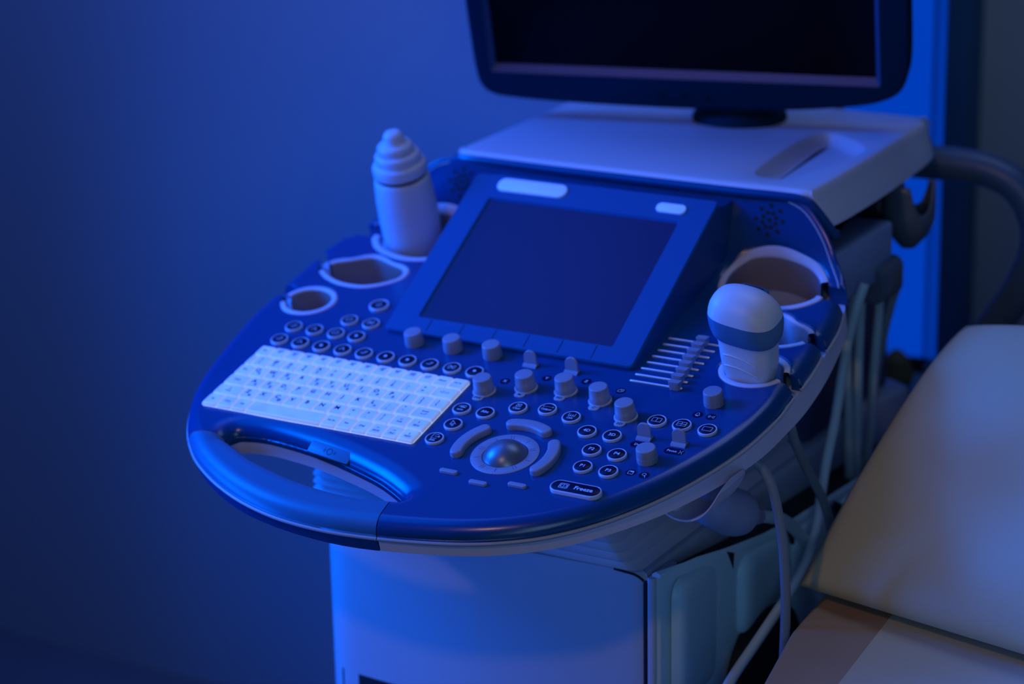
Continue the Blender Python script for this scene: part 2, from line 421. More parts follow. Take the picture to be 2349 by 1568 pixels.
for l in loops:
    n = len(l)
    for i in range(n):
        (x0, y0), (x1, y1) = l[i], l[(i+1) % n]
        b.add([(x0, y0, -20.5), (x1, y1, -20.5), (x1, y1, zb(y1)), (x0, y0, zb(y0))], [(0, 1, 2, 3)])
for v, f, nm, mt, N in emit_split(b.V, b.F, ('lower_shell', 'grip_underside'), ('shell', 'console'), 40, nrm=False):
    o = link(nm, v, f, mt, MP, machine if nm == 'lower_shell' else grip, 40)
# thin bead along the outer edge
bead = [(p[0], p[1], -18.2) for p in F_]
V_, Fq = tube(bead, 2.1, 8, 0)
b = B(); b.add(V_, Fq)
for v, f, nm, mt, N in emit_split(b.V, b.F, ('edge_bead', 'grip_bead'), ('trim', 'trim'), 40, nrm=False):
    if nm == 'grip_bead': link(nm, v, f, mt, MP, grip, 60); continue
    for sd in (0, 1):                                    # the bead right and left of the grip
        fs = [q for q in f if (np.mean([v[i][0] for i in q]) > 100) == (sd == 0)]
        used = sorted({i for q in fs for i in q}); mp = {i: j for j, i in enumerate(used)}
        link(nm, [v[i] for i in used], [tuple(mp[i] for i in q) for q in fs], mt, MP, machine, 60)
bead2 = [tuple(p)+(-18.2,) for p in cr([(458, 167), (457.8, 188), (456.5, 210), (453.5, 230)], 5)]
bead3 = [tuple(p)+(-18.2,) for p in cr([(454.5, 242), (453, 265), (449, 290), (443, 313)], 5)]
for q in (bead2, bead3): link('edge_bead', *tube(q, 2.1, 8, 0), 'trim', MP, machine)

# liners of the probe holders
def liner(name, pts, w, hfun, depth, notch, mt='liner', M4=MP):
    """pale lip on the surface and a tube wall below; `notch` = (angle centre, half width) left open toward the cable slot"""
    pts = densify(pts, pts, 2.5)[0]
    cx = sum(p[0] for p in pts)/len(pts); cy = sum(p[1] for p in pts)/len(pts); b = B(); n = len(pts)
    def ins(d):                                          # move toward the centre by d, smoothed
        q = shrink(pts, d) if d else pts
        for _ in range(int(d*1.5)): q = [((q[i-1][0]+2*q[i][0]+q[(i+1) % n][0])/4, (q[i-1][1]+2*q[i][1]+q[(i+1) % n][1])/4) for i in range(n)]
        return q
    L = []
    for d, dz in ((.3, -3.), (.3, -.9), (1., -.1), (2., .3), (w-1.6, .3), (w-.5, -.4), (w, -2.), (w+.6, -8.), (w+2.2, -depth), (w+.6, -depth-.1), (w-2, -8.)):
        L.append([(x, y, hfun(x, y)+dz) for x, y in ins(d)])
    for k in range(len(L)-1):
        for i in range(n):
            j = (i+1) % n; mx, my = (pts[i][0]+pts[j][0])/2, (pts[i][1]+pts[j][1])/2
            a = math.degrees(math.atan2(my-cy, mx-cx)); da = (a-notch[0]+180) % 360-180
            if abs(da) < notch[1]: continue
            b.add([L[k][i], L[k][j], L[k+1][j], L[k+1][i]], [(0, 1, 2, 3)], 0 if k < 6 else 1)
    return b.weld().go(name, ['shell', mt], M4, machine, 70)
hz = lambda x, y: float(ramp(y))
oval = lambda Hd: [(Hd[0][0]+Hd[1]*math.cos(t), Hd[0][1]+Hd[2]*math.sin(t)) for t in np.linspace(0, 2*PI, 65)[:-1]]
liner('probe_holder', oval(H1), 6.5, hz, 44, (-8, 14)); liner('probe_holder', oval(HA), 6.5, hz, 44, (187, 14))
liner('probe_holder', closed_pts(Bpts), 6, hz, 44, (-2, 12), 'shell'); liner('probe_holder', closed_pts(mir(Bpts)), 6, hz, 44, (182, 12))
def hz3(x, y): return float(ramp(y))
liner('probe_holder', closed_pts(Cpts), 8, hz3, 40, (5, 12)); liner('probe_holder', closed_pts(mir(Cpts)), 8, hz3, 40, (175, 12))

for m_ in (1, -1):
    q = [(u if m_ > 0 else 273-u, v) for u, v in ((352, 396), (370, 392), (386, 384), (401, 373), (413, 360), (424, 346), (431, 334))]
    q = [tuple(p) for p in cr(q, 4)]; link('wing_edge_line', *tube([(x, y, float(ramp(y))-.2) for x, y in q], 1.0, 8, 0), 'trim', MP, machine, 60)
# speaker holes on the two wings
def on_ramp(u, v, r, b, mi=0):
    s_ = float((ramp(v+1)-ramp(v-1))/2); t = Vector((0, 1, s_)).normalized(); nn = Vector((0, -s_, 1)).normalized(); c = Vector((u, v, float(ramp(v))))+nn*.5
    n = 12; b.add([tuple(c+Vector((1, 0, 0))*r*math.cos(2*PI*i/n)+t*r*math.sin(2*PI*i/n)) for i in range(n)], [tuple(range(n))], mi)
for cu in (332.5, -59.5-0):
    b = B()
    sl = 1/math.sqrt(1+float((ramp(386)-ramp(383))/3)**2)
    for R_, n_, o_, r_ in ((0, 1, 0, 2.9), (8.3, 8, 22, 2.5), (15.6, 8, 0, 2.4)):
        for i in range(n_):
            a = math.radians(o_+360*i/n_); on_ramp(cu+R_*math.cos(a), 384+R_*1.0*math.sin(a)*sl, r_, b)
    b.go('speaker_grille', 'hole', MP, machine)

# touch screen unit
b = B()
x0, x1, s0, s1 = -16., 289., -3., 240.
def frame_quads(b, o, i, h, h2, mi=0):
    n = len(o); b.add([(*p, h) for p in o]+[(*p, h2) for p in i], [(k, (k+1) % n, n+(k+1) % n, n+k) for k in range(n)], mi)
oo = rrect(x0, x1, s0, s1, 6, 4); g0 = rrect(16.5, 256.7, 20, 204, 3, 4); g1 = rrect(18.5, 254.7, 22, 202, 2, 4)
ii = rrect(x0+1.5, x1-1.5, s0+1.5, s1-1.5, 5, 4)
b.add([(*p, 0) for p in ii]+[(*p, 0) for p in g0], []) if 0 else None
frame_quads(b, ii, g0, 0, 0); frame_quads(b, oo, ii, -1.5, 0); frame_quads(b, g0, g1, 0, -2.2)
n = len(oo)
b.add([(*p, -1.5) for p in oo]+[(p[0], p[1]*math.cos(TILT2-TILT)-3, -6-math.sin(TILT2-TILT)*p[1]*1.0-20) for p in oo], [(k, n+k, n+(k+1) % n, (k+1) % n) for k in range(n)])
bez = b.go('touch_panel', 'bezel', MT, machine, 30)
b = B(); b.add([(*p, -2.2) for p in g1], [tuple(range(len(g1)))]); b.go('touch_screen', 'glass', MT, bez)
# thin divisions of the soft key strip under the screen
for k in range(6):
    x = 36+k*40.6; b = B(); b.add([(x-.5, 1, .15), (x+.5, 1, .15), (x+.5, 19, .15), (x-.5, 19, .15)], [(0, 1, 2, 3)])
    b.go('soft_key_divider', 'cap', MT, bez)
o = link('name_plate', *box(19, 107, 215, 234, -1, 2.4, 9, 1), 'label', MT, bez, 40); o['label'] = 'pale rounded name plate'
link('standby_button', *box(222, 257, 213, 226, -1, 2.4, 6, 1), 'label', MT, bez, 40)
# housing between touch panel and shelf
b = B()
b.add(*box(-14, 287, 331, 385, 40, 158, 3, 2)); hood = b.go('rear_housing', 'console', MW, machine)

# keyboard
KW, KH = 265., 119.
kb = link('keyboard', *loft([at(rrect(-KW/2, KW/2, -KH/2, KH/2, 3), -.5), at(rrect(-KW/2, KW/2, -KH/2, KH/2, 3), .5), at(rrect(-KW/2+.6, KW/2-.6, -KH/2+.6, KH/2-.6, 3), .9)]), 'keybase', MP, machine, 40)
un, rv_ = KW/14, KH/6
rows = [
    (5, [(1, 'Esc'), (1, 'F1'), (1, 'F2'), (1, 'F3'), (1, 'F4'), (1, 'F5'), (1, 'F6'), (1, 'F7'), (1, 'F8'), (1, 'F9'), (1, 'F10'), (1, 'F11'), (1, 'Num'), (1, 'Prt Sc')]),
    (4, [(.5, '`')]+[(1, c) for c in ('!|1', '@|2', '#|3', '$|4', '%|5', '^|6', '&|7', '*|8', '(|9', ')|0', '_|-', '+|=')]+[(1.5, 'BACK')]),
    (3, [(1, 'Tab')]+[(1, c) for c in 'QWERTYUIOP']+[(1, '{|['), (1, '}|]'), (1, '||\\')]),
    (2, [(1.45, 'Caps')]+[(1, c) for c in 'ASDFGHJKL']+[(1, ':|;'), (1, '"|\''), (1.55, 'ENTER')]),
    (1, [(1.75, 'SHIFT')]+[(1, c) for c in 'ZXCVBNM']+[(1, '<|,'), (1, '>|.'), (1, '?|/'), (1.1, 'SHIFT'), (1.15, 'UP|PgUp')]),
    (0, [(1, 'Fn'), (1, 'Ctrl'), (1, 'Alt'), (5, ''), (1, 'Alt Gr'), (1, 'Ins'), (1, 'Del'), (1, 'LEFT|Home'), (1, 'RIGHT|End'), (1, 'DOWN|PgDn')])]
def arrow(b, x, y, ang, L, h, w=.5):
    c, s_ = math.cos(ang), math.sin(ang); R = lambda a, d: (x+c*a-s_*d, y+s_*a+c*d)
    stroke(b, [R(-L/2, 0), R(L/2, 0)], w, h, 1); b.add([(*R(L/2+.8, 0), h), (*R(L/2-.8, .9), h), (*R(L/2-.8, -.9), h)], [(0, 1, 2)], 1)
acc = {'Q': '\xe4', 'A': '\xe0', 'E': '\xe9', 'O': '\xf3', 'P': '\xf4', 'L': '\xf8', 'S': '\xdf', 'Y': '\xfc', 'U': '\xf9', 'W': '\xe5', 'D': '\xf0', 'C': '\xa9', 'Z': '\xe6', 'I': '\xed', 'T': '\xfe'}
for r, keys in rows:
    x = -KW/2
    for w, s_ in keys:
        w = w*un; y0 = -KH/2+r*rv_; b = B()
        X0, X1, Y0, Y1 = -w/2+.35, w/2-.35, -rv_/2+.3, rv_/2-.3
        lp = lambda d, h, r_=2.: at(rrect(X0+d, X1-d, Y0+d, Y1-d, r_, 3), h)
        b.add(*loft([lp(0, .4, 1.), lp(.1, 2.2, 1.), lp(1.1, 3.9), lp(1.7, 4.15)], False, False), 2); b.add(*loft([lp(1.7, 4.15), lp(2.4, 4.25), lp(3.2, 4.1)], False, True), 0); b.weld()
        h = 4.22
        if s_ == 'BACK':
            stroke(b, [(-5, .5), (-2, 2.6), (-2, 1.4), (5, 1.4), (5, -.6), (-2, -.6), (-2, -1.6)], .45, h, 1, True)
        elif s_ == 'ENTER':
            put_text(b, 'Enter', 0, 2.6, h, 2.9, 1); arrow(b, -1, -2.2, PI, 4, h, .8); stroke(b, [(1.3, -2.2), (2.6, -2.2), (2.6, 0)], .7, h, 1)
        elif s_ == 'SHIFT':
            put_text(b, 'Shift', 0, -1.8, h, 2.9, 1); stroke(b, [(0, 4.2), (-1.6, 2.6), (-.8, 2.6), (-.8, 1.2), (.8, 1.2), (.8, 2.6), (1.6, 2.6)], .35, h, 1, True)
        elif '|' in s_ and len(s_) > 3:
            d, t_ = s_.split('|'); arrow(b, 0, 2.2, {'UP': PI/2, 'DOWN': -PI/2, 'LEFT': PI, 'RIGHT': 0}[d], 3.2, h)
            put_text(b, t_, 0, -3, h, 2.3, 1); stroke(b, rrect(-3.9, 3.9, -4.6, -1.4, 1, 2), .25, h, 1, True)
        elif len(s_) == 3 and s_[1] == '|':
            put_text(b, s_[0], -1.5, 3., h, 4.6, 1, .16); put_text(b, s_[2], -1.5, -2.9, h, 4.6, 1, .16)
        elif len(s_) == 1:
            put_text(b, s_, -2.2, 2.4, h, 5.8, 1, .26)
            if s_ in acc: put_text(b, acc[s_], 2.4, -2.8, h, 4.4, 1, .2)
        elif s_:
            put_text(b, s_, 0, .5 if r else 0, h, 3.3 if len(s_) < 5 else 2.6, 1, .1)
            if r == 5 and s_[0] == 'F' and len(s_) < 4:
                k = int(s_[1:]); b.m  # small pictogram above the function number
                stroke(b, rrect(-3, 3, 2.6, 5.2, .6, 2), .5, h-.1, 1, True); stroke(b, [(-3+k % 3, 3.6), (3, 4.4)], .9, h-.1, 1)
        b.go('key' if s_ else 'space_bar', ['key', 'ink', 'keyside'], MP @ Matrix.Translation((x+w/2, y0+rv_/2, 0)), kb, 50)
        x += w

# round push buttons: pale rim and dark printed face
rim_me = None
def button(u, v, icon, R_=10.):
    global rim_me
    m = MP @ Matrix.Translation((u, v, 0)); k = R_/10
    if rim_me is None:
        rim_me = link('button', *lathe([(9.7, -.5), (10, 0), (10, 2.2), (9.6, 2.9), (9., 3.1), (8.4, 2.9), (8.3, 2.6)], 40), 'rim', m, machine, 60); o = rim_me
    else: o = dup(rim_me, m @ Matrix.Scale(k, 4), machine)
    b = B(); b.add(*lathe([(8.25*k, 2.2), (8.25*k, 2.9), (7.9*k, 3.25)], 32), 0); icon(b, 3.32)
    b.go('button_face', ['cap', 'glyph'], m, o, 60)
T = lambda s_, sz=4.2, y=0.: (lambda b, h: put_text(b, s_, 0, y, h, sz, 1, .1))
def ic_rect(n):
    def f(b, h):
        stroke(b, [(-4.8, -3.2), (4.8, -3.2), (4.8, 3.2), (-4.8, 3.2)], .45, h, 1, True)
        if n > 0: stroke(b, [(0, -3.2), (0, 3.2)], .45, h, 1)
        if n > 1: stroke(b, [(-4.8, 0), (4.8, 0)], .45, h, 1)
    return f
def ic_exit(b, h):
    stroke(b, [(2.6, 4.6), (2.6, 5.6), (-3.2, 5.6), (-3.2, -1.6), (2.6, -1.6), (2.6, -.4)], .45, h, 1); stroke(b, [(-.4, 2.1), (3.6, 2.1)], .5, h, 1); b.add([(5.6, 2.1, h), (3.6, 3.7, h), (3.6, .5, h)], [(0, 1, 2)], 1); put_text(b, 'Exit', 0, -4.6, h, 3., 1)
def ic_cur(b, h): stroke(b, [(-2.2, 4.4), (3.2, -.6), (.6, -.8), (2.2, -4.2), (.8, -4.8), (-.6, -1.4), (-2.2, -2.8)], .5, h, 1, True)
def ic_auto(b, h): stroke(b, [(-4, 1.4), (-1.5, 4), (3.5, 4), (4.5, 2.6)], .5, h, 1); stroke(b, [(-1, 1.2), (3, 1.2)], 1.4, h, 1); put_text(b, 'auto', 0, -3.2, h, 3., 1)
def ic_clear(b, h): stroke(b, [(-2.5, .2), (2.5, .2), (2.5, 5), (-2.5, 5)], .4, h, 1, True); stroke(b, [(-2.5, .2), (2.5, 5)], .4, h, 1); stroke(b, [(2.5, .2), (-2.5, 5)], .4, h, 1); put_text(b, 'Clear', 0, -3., h, 3., 1)
def ic_cal(b, h):
    for x in (-5.2, 5.2): stroke(b, [(x-1, 2.6), (x+1, 2.6)], .4, h, 1); stroke(b, [(x, 1.6), (x, 3.6)], .4, h, 1)
    for x in (-2.6, -.9, .9, 2.6): stroke(b, [(x-.2, 2.6), (x+.2, 2.6)], .5, h, 1)
    put_text(b, 'Caliper', 0, -2.2, h, 3., 1)
def ic_calc(b, h):
    stroke(b, [(-3.5, 4.6), (-3.5, .2), (3.5, .2), (3.5, 4.6)], .5, h, 1)
    for x in (-1.2, 1.2): stroke(b, [(x, .2), (x, 3)], .5, h, 1)
    put_text(b, 'Calc', 0, -3.2, h, 3., 1)
near = [(150, 11, ic_auto), (178, 11, T('Abc', 4)), (156.2, -17.2, ic_cur), (150.7, -45.5, ic_exit), (206.6, 28.8, ic_clear), (237.7, 34.9, ic_cal), (268.6, 28.5, ic_calc),
        (296.3, 10, T('4D', 4.6)), (324.5, 10, T('3D', 4.6)), (316.3, -18.3, T('P2', 4.6)), (344.5, -18.6, T('P4', 4.6)), (321.4, -46.9, T('P1', 4.6)), (349.6, -47, T('P3', 4.6)),
        (356, 46.8, ic_rect(1)), (383.5, 47, ic_rect(2)), (411.9, 46, ic_rect(0))]
for u, v, ic in near: button(u, v, ic)
def ic_a(k):
    def f(b, h):
        if k % 5 == 0: stroke(b, rrect(-3.5, 3.5, -2.5, 2.5, .5, 2), .6, h, 1, True)
        elif k % 5 == 1: disc(b, 0, 0, 1.9, h, 1)
        elif k % 5 == 2: stroke(b, [(-3, -2), (0, 2.5), (3, -2)], .7, h, 1)
        elif k % 5 == 3: stroke(b, rrect(-4, -1.5, -3, 3, .4, 2), .5, h, 1, True); stroke(b, rrect(1.5, 4, -3, 3, .4, 2), .5, h, 1, True); disc(b, 0, 0, 1, h, 1)
        else: stroke(b, [(-3.5, -1), (1, -2), (3.5, 2.5), (0, 1)], .7, h, 1)
    return f
order = [4, 2, 1, 2, 4, 1, 1, 4, 3, 1]
for k in range(10): button(-123.2+27.8*k, 77.5, ic_a(order[k]))
for k, u in enumerate((-122.6, -94.8, -66.6, -39.5)): button(u, 105.5, ic_a((4, 2, 0, 1)[k]))
for k, u in enumerate((-66.8, -38.4)): button(u, 134, ic_a((0, 3)[k]))
def ic_pow(b, h): stroke(b, [(2.8*math.cos(math.radians(a)), 2.8*math.sin(math.radians(a))) for a in range(120, 421, 20)], .6, h, 1); stroke(b, [(0, 1), (0, 4)], .6, h, 1)
button(-50.5, 170.6, ic_pow, 11.5)
# freeze button
def pill(hw, r, d, h): return at([(x, y) for x, y in rrect(-hw+d, hw-d, -r+d, r-d, r-d, 10)], h)
mF = MP @ Matrix.Translation((333.6, -84.3, 0))
fb = link('freeze_button', *loft([pill(27.5, 9.4, 0, -.5), pill(27.5, 9.4, 0, 3), pill(27.5, 9.4, .5, 3.9), pill(27.5, 9.4, 1.2, 4.1), pill(27.5, 9.4, 1.6, 3.6)]), 'rim', mF, machine, 60)
b = B(); b.add(*loft([pill(27.5, 9.4, 1.7, 3.), pill(27.5, 9.4, 1.7, 3.9), pill(27.5, 9.4, 2.1, 4.2)]), 0)
stroke(b, rrect(-17.5, -8.5, -3.6, 3.6, .8, 2), .6, 4.28, 1, True); stroke(b, [(-13, -3.6), (-13, 3.6)], .5, 4.28, 1)
for s_ in (-1, 1): stroke(b, [(-13+s_*1.4, 1.8), (-13+s_*3.2, 1.8), (-13+s_*3.2, -1.8), (-13+s_*1.4, -1.8)], .6, 4.28, 1)
put_text(b, 'Freeze', 8.5, 0, 4.28, 5.6, 1, .16)
b.go('button_face', ['cap', 'glyph'], mF, fb, 60)
# knobs
def knob(u, v, proto=None):
    m = MP @ Matrix.Translation((u, v, 0))
    if proto: return dup(proto, m, machine)
    return link('knob', *lathe([(10.6, -.5), (10.6, 0), (10.5, 5.5), (10.35, 5.6), (10.35, 5.9), (9.9, 13.8), (9.6, 14.6), (9.1, 15), (8, 15.1)], 48), 'knob', m, machine, 45)
k0 = knob(376.4, -16.2)
for u, v in ((396.3, 94.5), (30.7, 113.3), (79.4, 113.4), (128.4, 113.5)): knob(u, v, k0)
def fknob(u, v, s_):
    m = MP @ Matrix.Translation((u, v, 0))
    o = link('mode_knob', *lathe([(10.7, 1), (10.6, 7.5), (10.4, 7.7), (9.8, 16.4), (9.5, 17.2), (9., 17.6), (8, 17.7)], 48), 'knob', m, machine, 45)
    b = B(); b.add(*lathe([(12.4, -.3), (12.4, 1), (11.9, 1.5), (10.5, 1.6)], 40), 0)
    tb = [(x, y-14) for x, y in rrect(-6., 6., -4.4, 6, 4.2, 6)]; b.add(*loft([at(tb, -.3), at(tb, .9), [(x*.94, (y+14)*.94-14, 1.2) for x, y in tb]]), 0)
    put_text(b, s_, 0, -14.6, 1.3, 3.8, 1, .12); b.go('knob_skirt', ['trim', 'ink'], m, o, 45)
for u, v, s_ in ((154.8, 49.2, 'PW'), (194.9, 66.9, 'M'), (238.6, 72.6, 'PD'), (281.7, 66.4, 'C'), (320.9, 47.2, '2D')): fknob(u, v, s_)
# flip paddles
pm = None
for u, v in ((178.3, 107.6), (227.6, 107.4), (357.1, 17.2), (395.1, 17.6)):
    m = MP @ Matrix.Translation((u, v, 0)) @ Matrix.Rotation(math.radians(-1), 4, 'Z')
    if pm is None:
        arch = [(-7.5, 0), (-7.5, 9)]+[(7.5*math.cos(math.radians(a)), 10+7.4*math.sin(math.radians(a))) for a in range(175, 0, -10)]+[(7.5, 9), (7.5, 0)]
        b = B(); b.add(*loft([[(x*.95, -1.3+z*.1, z*.97) for x, z in arch], [(x, -.8+z*.1, z) for x, z in arch], [(x, 1.+z*.1, z) for x, z in arch]]))
        b.add(*loft([[(x, -5.2, .1), (x, -4.2, 1.6), (x, -1.4, 3.), (x, 2.6, 2.2), (x, 3.6, .1)] for x in (-8, -7.6, 7.6, 8)]))
        pm = b.go('paddle_switch', 'knob', m, machine, 30)
        hb_ = B(); hb_.add(*box(-8.6, 8.6, -4.6, 6, -.2, .25, .6, .1)); ph = hb_.go('switch_slot', 'hole', m, pm)
    else: q = dup(pm, m, machine); dup(ph, m, q)
# small printed ovals beside the knobs
def ovalmark(u, v, f, rx=5.4, ry=5.4):
    b = B(); n = 28; b.add([(p[0], p[1], .18) for p in rrect(-rx, rx, -ry, ry, ry, 8)], [tuple(range(36))], 0); f(b, .3)
    b.go('printed_mark', ['cap', 'glyph'], MP @ Matrix.Translation((u, v, 0)), machine)
def ic_copy(b, h): stroke(b, [(-3, -2), (1, -2), (1, 1.5), (-3, 1.5)], .4, h, 1, True); stroke(b, [(-1, 1.5), (-1, 2.8), (3, 2.8), (3, -.8), (1, -.8)], .4, h, 1)
def ic_bell(b, h): stroke(b, [(-2.6, -1), (-1.6, 0), (-1.2, 2.4), (0, 3.4), (1.2, 2.4), (1.6, 0), (2.6, -1)], .4, h, 1, True); stroke(b, [(-1, -2.4), (1, -2.4)], .9, h, 1)
def ic_snd(b, h):
    for r_ in (1.6, 2.8, 4.): stroke(b, [(1-r_*math.cos(math.radians(a)), r_*.8*math.sin(math.radians(a))) for a in (-45, 0, 45)], .35, h, 1)
    stroke(b, [(1.4, -1), (2.4, -1), (3.6, -2), (3.6, 2), (2.4, 1), (1.4, 1)], .35, h, 1, True)
def ic_save(b, h): stroke(b, [(-2.6, -2.6), (2.6, -2.6), (2.6, 2.6), (-2.6, 2.6)], .45, h, 1, True); stroke(b, [(-.5, 1.6), (2, 1.6)], 1.4, h, 1)
def ic_mag(b, h): stroke(b, [(-.3+1.9*math.cos(t), 1.+1.9*math.sin(t)) for t in np.linspace(0, 2*PI, 13)[:-1]], .45, h, 1, True); stroke(b, [(.8, -.6), (2.2, -3.4)], .6, h, 1)
for u, v, f in ((166.4, 72.6, T('X', 4)), (207, 89.5, T('Y', 4)), (250.4, 95.4, T('Z', 4)), (293.7, 89, ic_copy), (389.3, 70.8, ic_bell), (403.9, 70.8, ic_snd), (370.3, -40.1, ic_save), (384.9, -40.4, ic_mag)): ovalmark(u, v, f)
ovalmark(357.5, 5.5, lambda b, h: put_text(b, 'Depth', 0, 0, h, 3.6, 1, .08), 10.4, 5)
def ic_focus(b, h): put_text(b, 'Focus', -2.4, 0, h, 3.4, 1, .08); stroke(b, [(5.4, 2.6), (6.6, 0), (5.4, -2.6)], .4, h, 1); stroke(b, [(9, 2.6), (7.6, 0), (9, -2.6)], .4, h, 1)
ovalmark(395.1, 5., ic_focus, 10.8, 5)
# trackball, its ring and the three arc keys round it
TU, TV = 234.1, -48.2
mB = MP @ Matrix.Translation((TU, TV, 0))
rg = link('trackball_ring', *lathe([(34.9, -.5), (34.9, .5), (34.4, .9), (24.2, .9), (23.4, .4), (23.2, -3), (23.2, -6)], 72), 'knob', mB, machine, 40)
b = B()
for k in range(10):
    a = math.radians(100+36*k); a2 = a+.06 if k % 2 else a
    for aa in ((a, a+.1) if k % 2 == 0 else (a,)): stroke(b, [(25.4*math.cos(aa), 25.4*math.sin(aa)), (31*math.cos(aa), 31*math.sin(aa))], .5, 1.0, 0)
b.go('ring_mark', 'tower', mB, rg)
b = B(); R_ = 26.; b.add(*lathe([(R_*math.sin(t)+1e-3, R_*math.cos(t)-12.5) for t in np.linspace(.001, 1.55, 24)], 48)); b.go('trackball', 'ball', mB, machine, 80)
def arckey(a0, a1, ri, ro, hw):
    """rounded banana key between two angles"""
    r0 = (ri+ro)/2; w = (ro-ri)/2; n = 22; mid = [(math.radians(a0+(a1-a0)*i/n)) for i in range(n+1)]
    def loop(d, h):
        L = [(TU+(r0+w-d)*math.cos(t), TV+(r0+w-d)*math.sin(t), h) for t in mid]
        c = (TU+r0*math.cos(mid[-1]), TV+r0*math.sin(mid[-1])); L += [(c[0]+(w-d)*math.cos(mid[-1]+x), c[1]+(w-d)*math.sin(mid[-1]+x), h) for x in np.linspace(0, PI, 9)[1:-1]]
        L += [(TU+(r0-w+d)*math.cos(t), TV+(r0-w+d)*math.sin(t), h) for t in mid[::-1]]
        c = (TU+r0*math.cos(mid[0]), TV+r0*math.sin(mid[0])); L += [(c[0]+(w-d)*math.cos(mid[0]+PI+x), c[1]+(w-d)*math.sin(mid[0]+PI+x), h) for x in np.linspace(0, PI, 9)[1:-1]]
        return L
    link('arc_key', *loft([loop(0, -.5), loop(0, 4.2), loop(.5, 5.5), loop(1.5, 6.2), loop(2.8, 6.4)]), 'knob', MP, machine, 60)
arckey(143, 196, 43.2, 56.4, 6.5); arckey(63, 110, 43.2, 56.4, 6.5); arckey(-22, 31, 43.2, 56.4, 6.5)
for u, v in ((194.9, -92.3), (233.5, -101.1), (273.3, -93.2)):
    link('slim_key', *loft([pill(10.2, 2.9, 0, -.5), pill(10.2, 2.9, 0, 2.1), pill(10.2, 2.9, .5, 2.7), pill(10.2, 2.9, 1.1, 2.8)]), 'knob', MP @ Matrix.Translation((u, v, 0)), machine, 60)
# gain sliders
su = [345.0, 342.5, 341.8, 339.6, 337.6, 336.8, 336, 335.7]
sm = None
for k in range(8):
    v = 109.3+12.25*k; uc = 324+.35*k; m = MP @ Matrix.Translation((uc, v, 0))
    m2 = MP @ Matrix.Translation((su[k]+1.5, v-.6, 0))
    if sm is None:
        sm = link('slider_track', *tube([(-29, 0, .1), (-24, 0, .3), (24, 0, .3), (29, 0, .1)], 1.35, 10, 3), 'slot', m, machine, 60)
        sg = link('track_groove', *box(-30.6, 30.6, -2.2, 1.5, -.3, .12, 1.6, .05), 'hole', m, sm)
        P_ = [(-6, 6), (-6, 0)]
        b = B(); b.add(*loft([at(rrect(-5.6, 5.6, -4.6, 4.6, 2.4, 5), .4), at(rrect(-5.8, 5.8, -4.6, 4.6, 2.4, 5), 5), [(x, y, 9.3-.32*(y if y > 0 else y*.2)**1) for x, y in rrect(-6.2, 6.2, -4., 4.6, 1.4, 5)]]))
        ss = b.go('slider_cap', 'knob', m2, sm, 35)
    else:
        t_ = dup(sm, m, machine); dup(sg, m, t_); dup(ss, m2, t_)
# tag on the keyboard side of the handle opening
aT = math.atan2(-12, 60)
mH = MP @ Matrix.Translation((49, -86.5, -9)) @ Matrix.Rotation(math.radians(-9), 4, 'Z') @ Matrix.Rotation(math.radians(30), 4, 'X')
b = B(); b.add(*box(-28, 28, -7, 7, -2, 3, 1.5, .8), 0)
pts = [(3.4*math.cos(t), 3.4*math.sin(t)) for t in np.linspace(0, 2*PI, 17)[:-1]]; stroke(b, pts, .6, 3.1, 1, True)
for s_ in (-1, 1): stroke(b, [(s_*5.6, 0), (s_*7, 1.7), (s_*8.4, 0), (s_*7, -1.7)], .4, 3.1, 1, True)
b.go('brake_release_tab', ['grip', 'ink'], mH, machine)

# shelf behind the touch screen
b = B()
def shl(d, z, fx=0., fy=0.):
    P_ = [(-78-fx, 400+fy), (-74-fx*.5, 380+fy), (-52, 373+fy), (60, 369+fy), (180, 368+fy), (290, 368+fy), (345, 370+fy*.8), (372+fx*.6, 371+fy*.3), (379+fx, 395), (376+fx, 560), (366+fx*.7, 730), (352, 760), (320, 772), (-60, 772), (-84, 760), (-90, 720), (-84, 560)]
    P_ = [tuple(p) for p in cr(P_, 5, True)]; P_ = shrink(P_, d) if d else P_; return at(P_, z)
b.add(*loft([shl(30, 128, 0, 40), shl(6, 131, 16, 34), shl(0, 137, 19, 30), shl(0, 152, 12, 22), shl(0, 163, 4, 10), shl(0, 168, 2, 2), shl(.4, 172), shl(2.2, 175), shl(5, 176.3), shl(9, 176.5)], True, False))
dish = [tuple(p) for p in cr([(302, 408), (284, 425), (273, 489), (267, 559), (266, 620), (281, 645), (308, 632), (350, 590), (357, 541), (346, 466), (330, 412)], 5, True)]
dV, dF = cdt([[p[:2] for p in shl(9, 0)], dish], []); b.add([(x, y, 176.5) for x, y in dV], dF)
dz_ = [(0, 176.5), (1.5, 175.8), (4, 173), (8, 168.5), (13, 165), (18, 163.6), (21, 163.4)]
b.add(*loft([at(shrink(dish, d) if d else dish, z) for d, z in dz_], False, True)); b.weld()
shelf = b.go('top_shelf', 'shelf', MW, machine, 40)
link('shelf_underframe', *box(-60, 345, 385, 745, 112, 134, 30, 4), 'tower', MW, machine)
# blue edge line between wings and shelf
link('shelf_front_trim', *tube([(-76, 392, 150), (-78, 380, 163), (-52, 372, 167), (60, 368, 167), (180, 367, 167), (290, 367, 167), (345, 369, 167), (370, 371, 165), (383, 373, 154), (396, 376, 137), (402, 380, 126)], 5.5, 10, 6), 'console', MW, machine)

# monitor on its swivel stand
MY, MTt = math.radians(13.645), math.radians(-18.09)
MM = MW @ Matrix.Translation((109.1, 590.6, 246.2)) @ Matrix.Rotation(MY, 4, 'Z') @ Matrix.Rotation(-MTt if 0 else -MTt*0, 4, 'X')
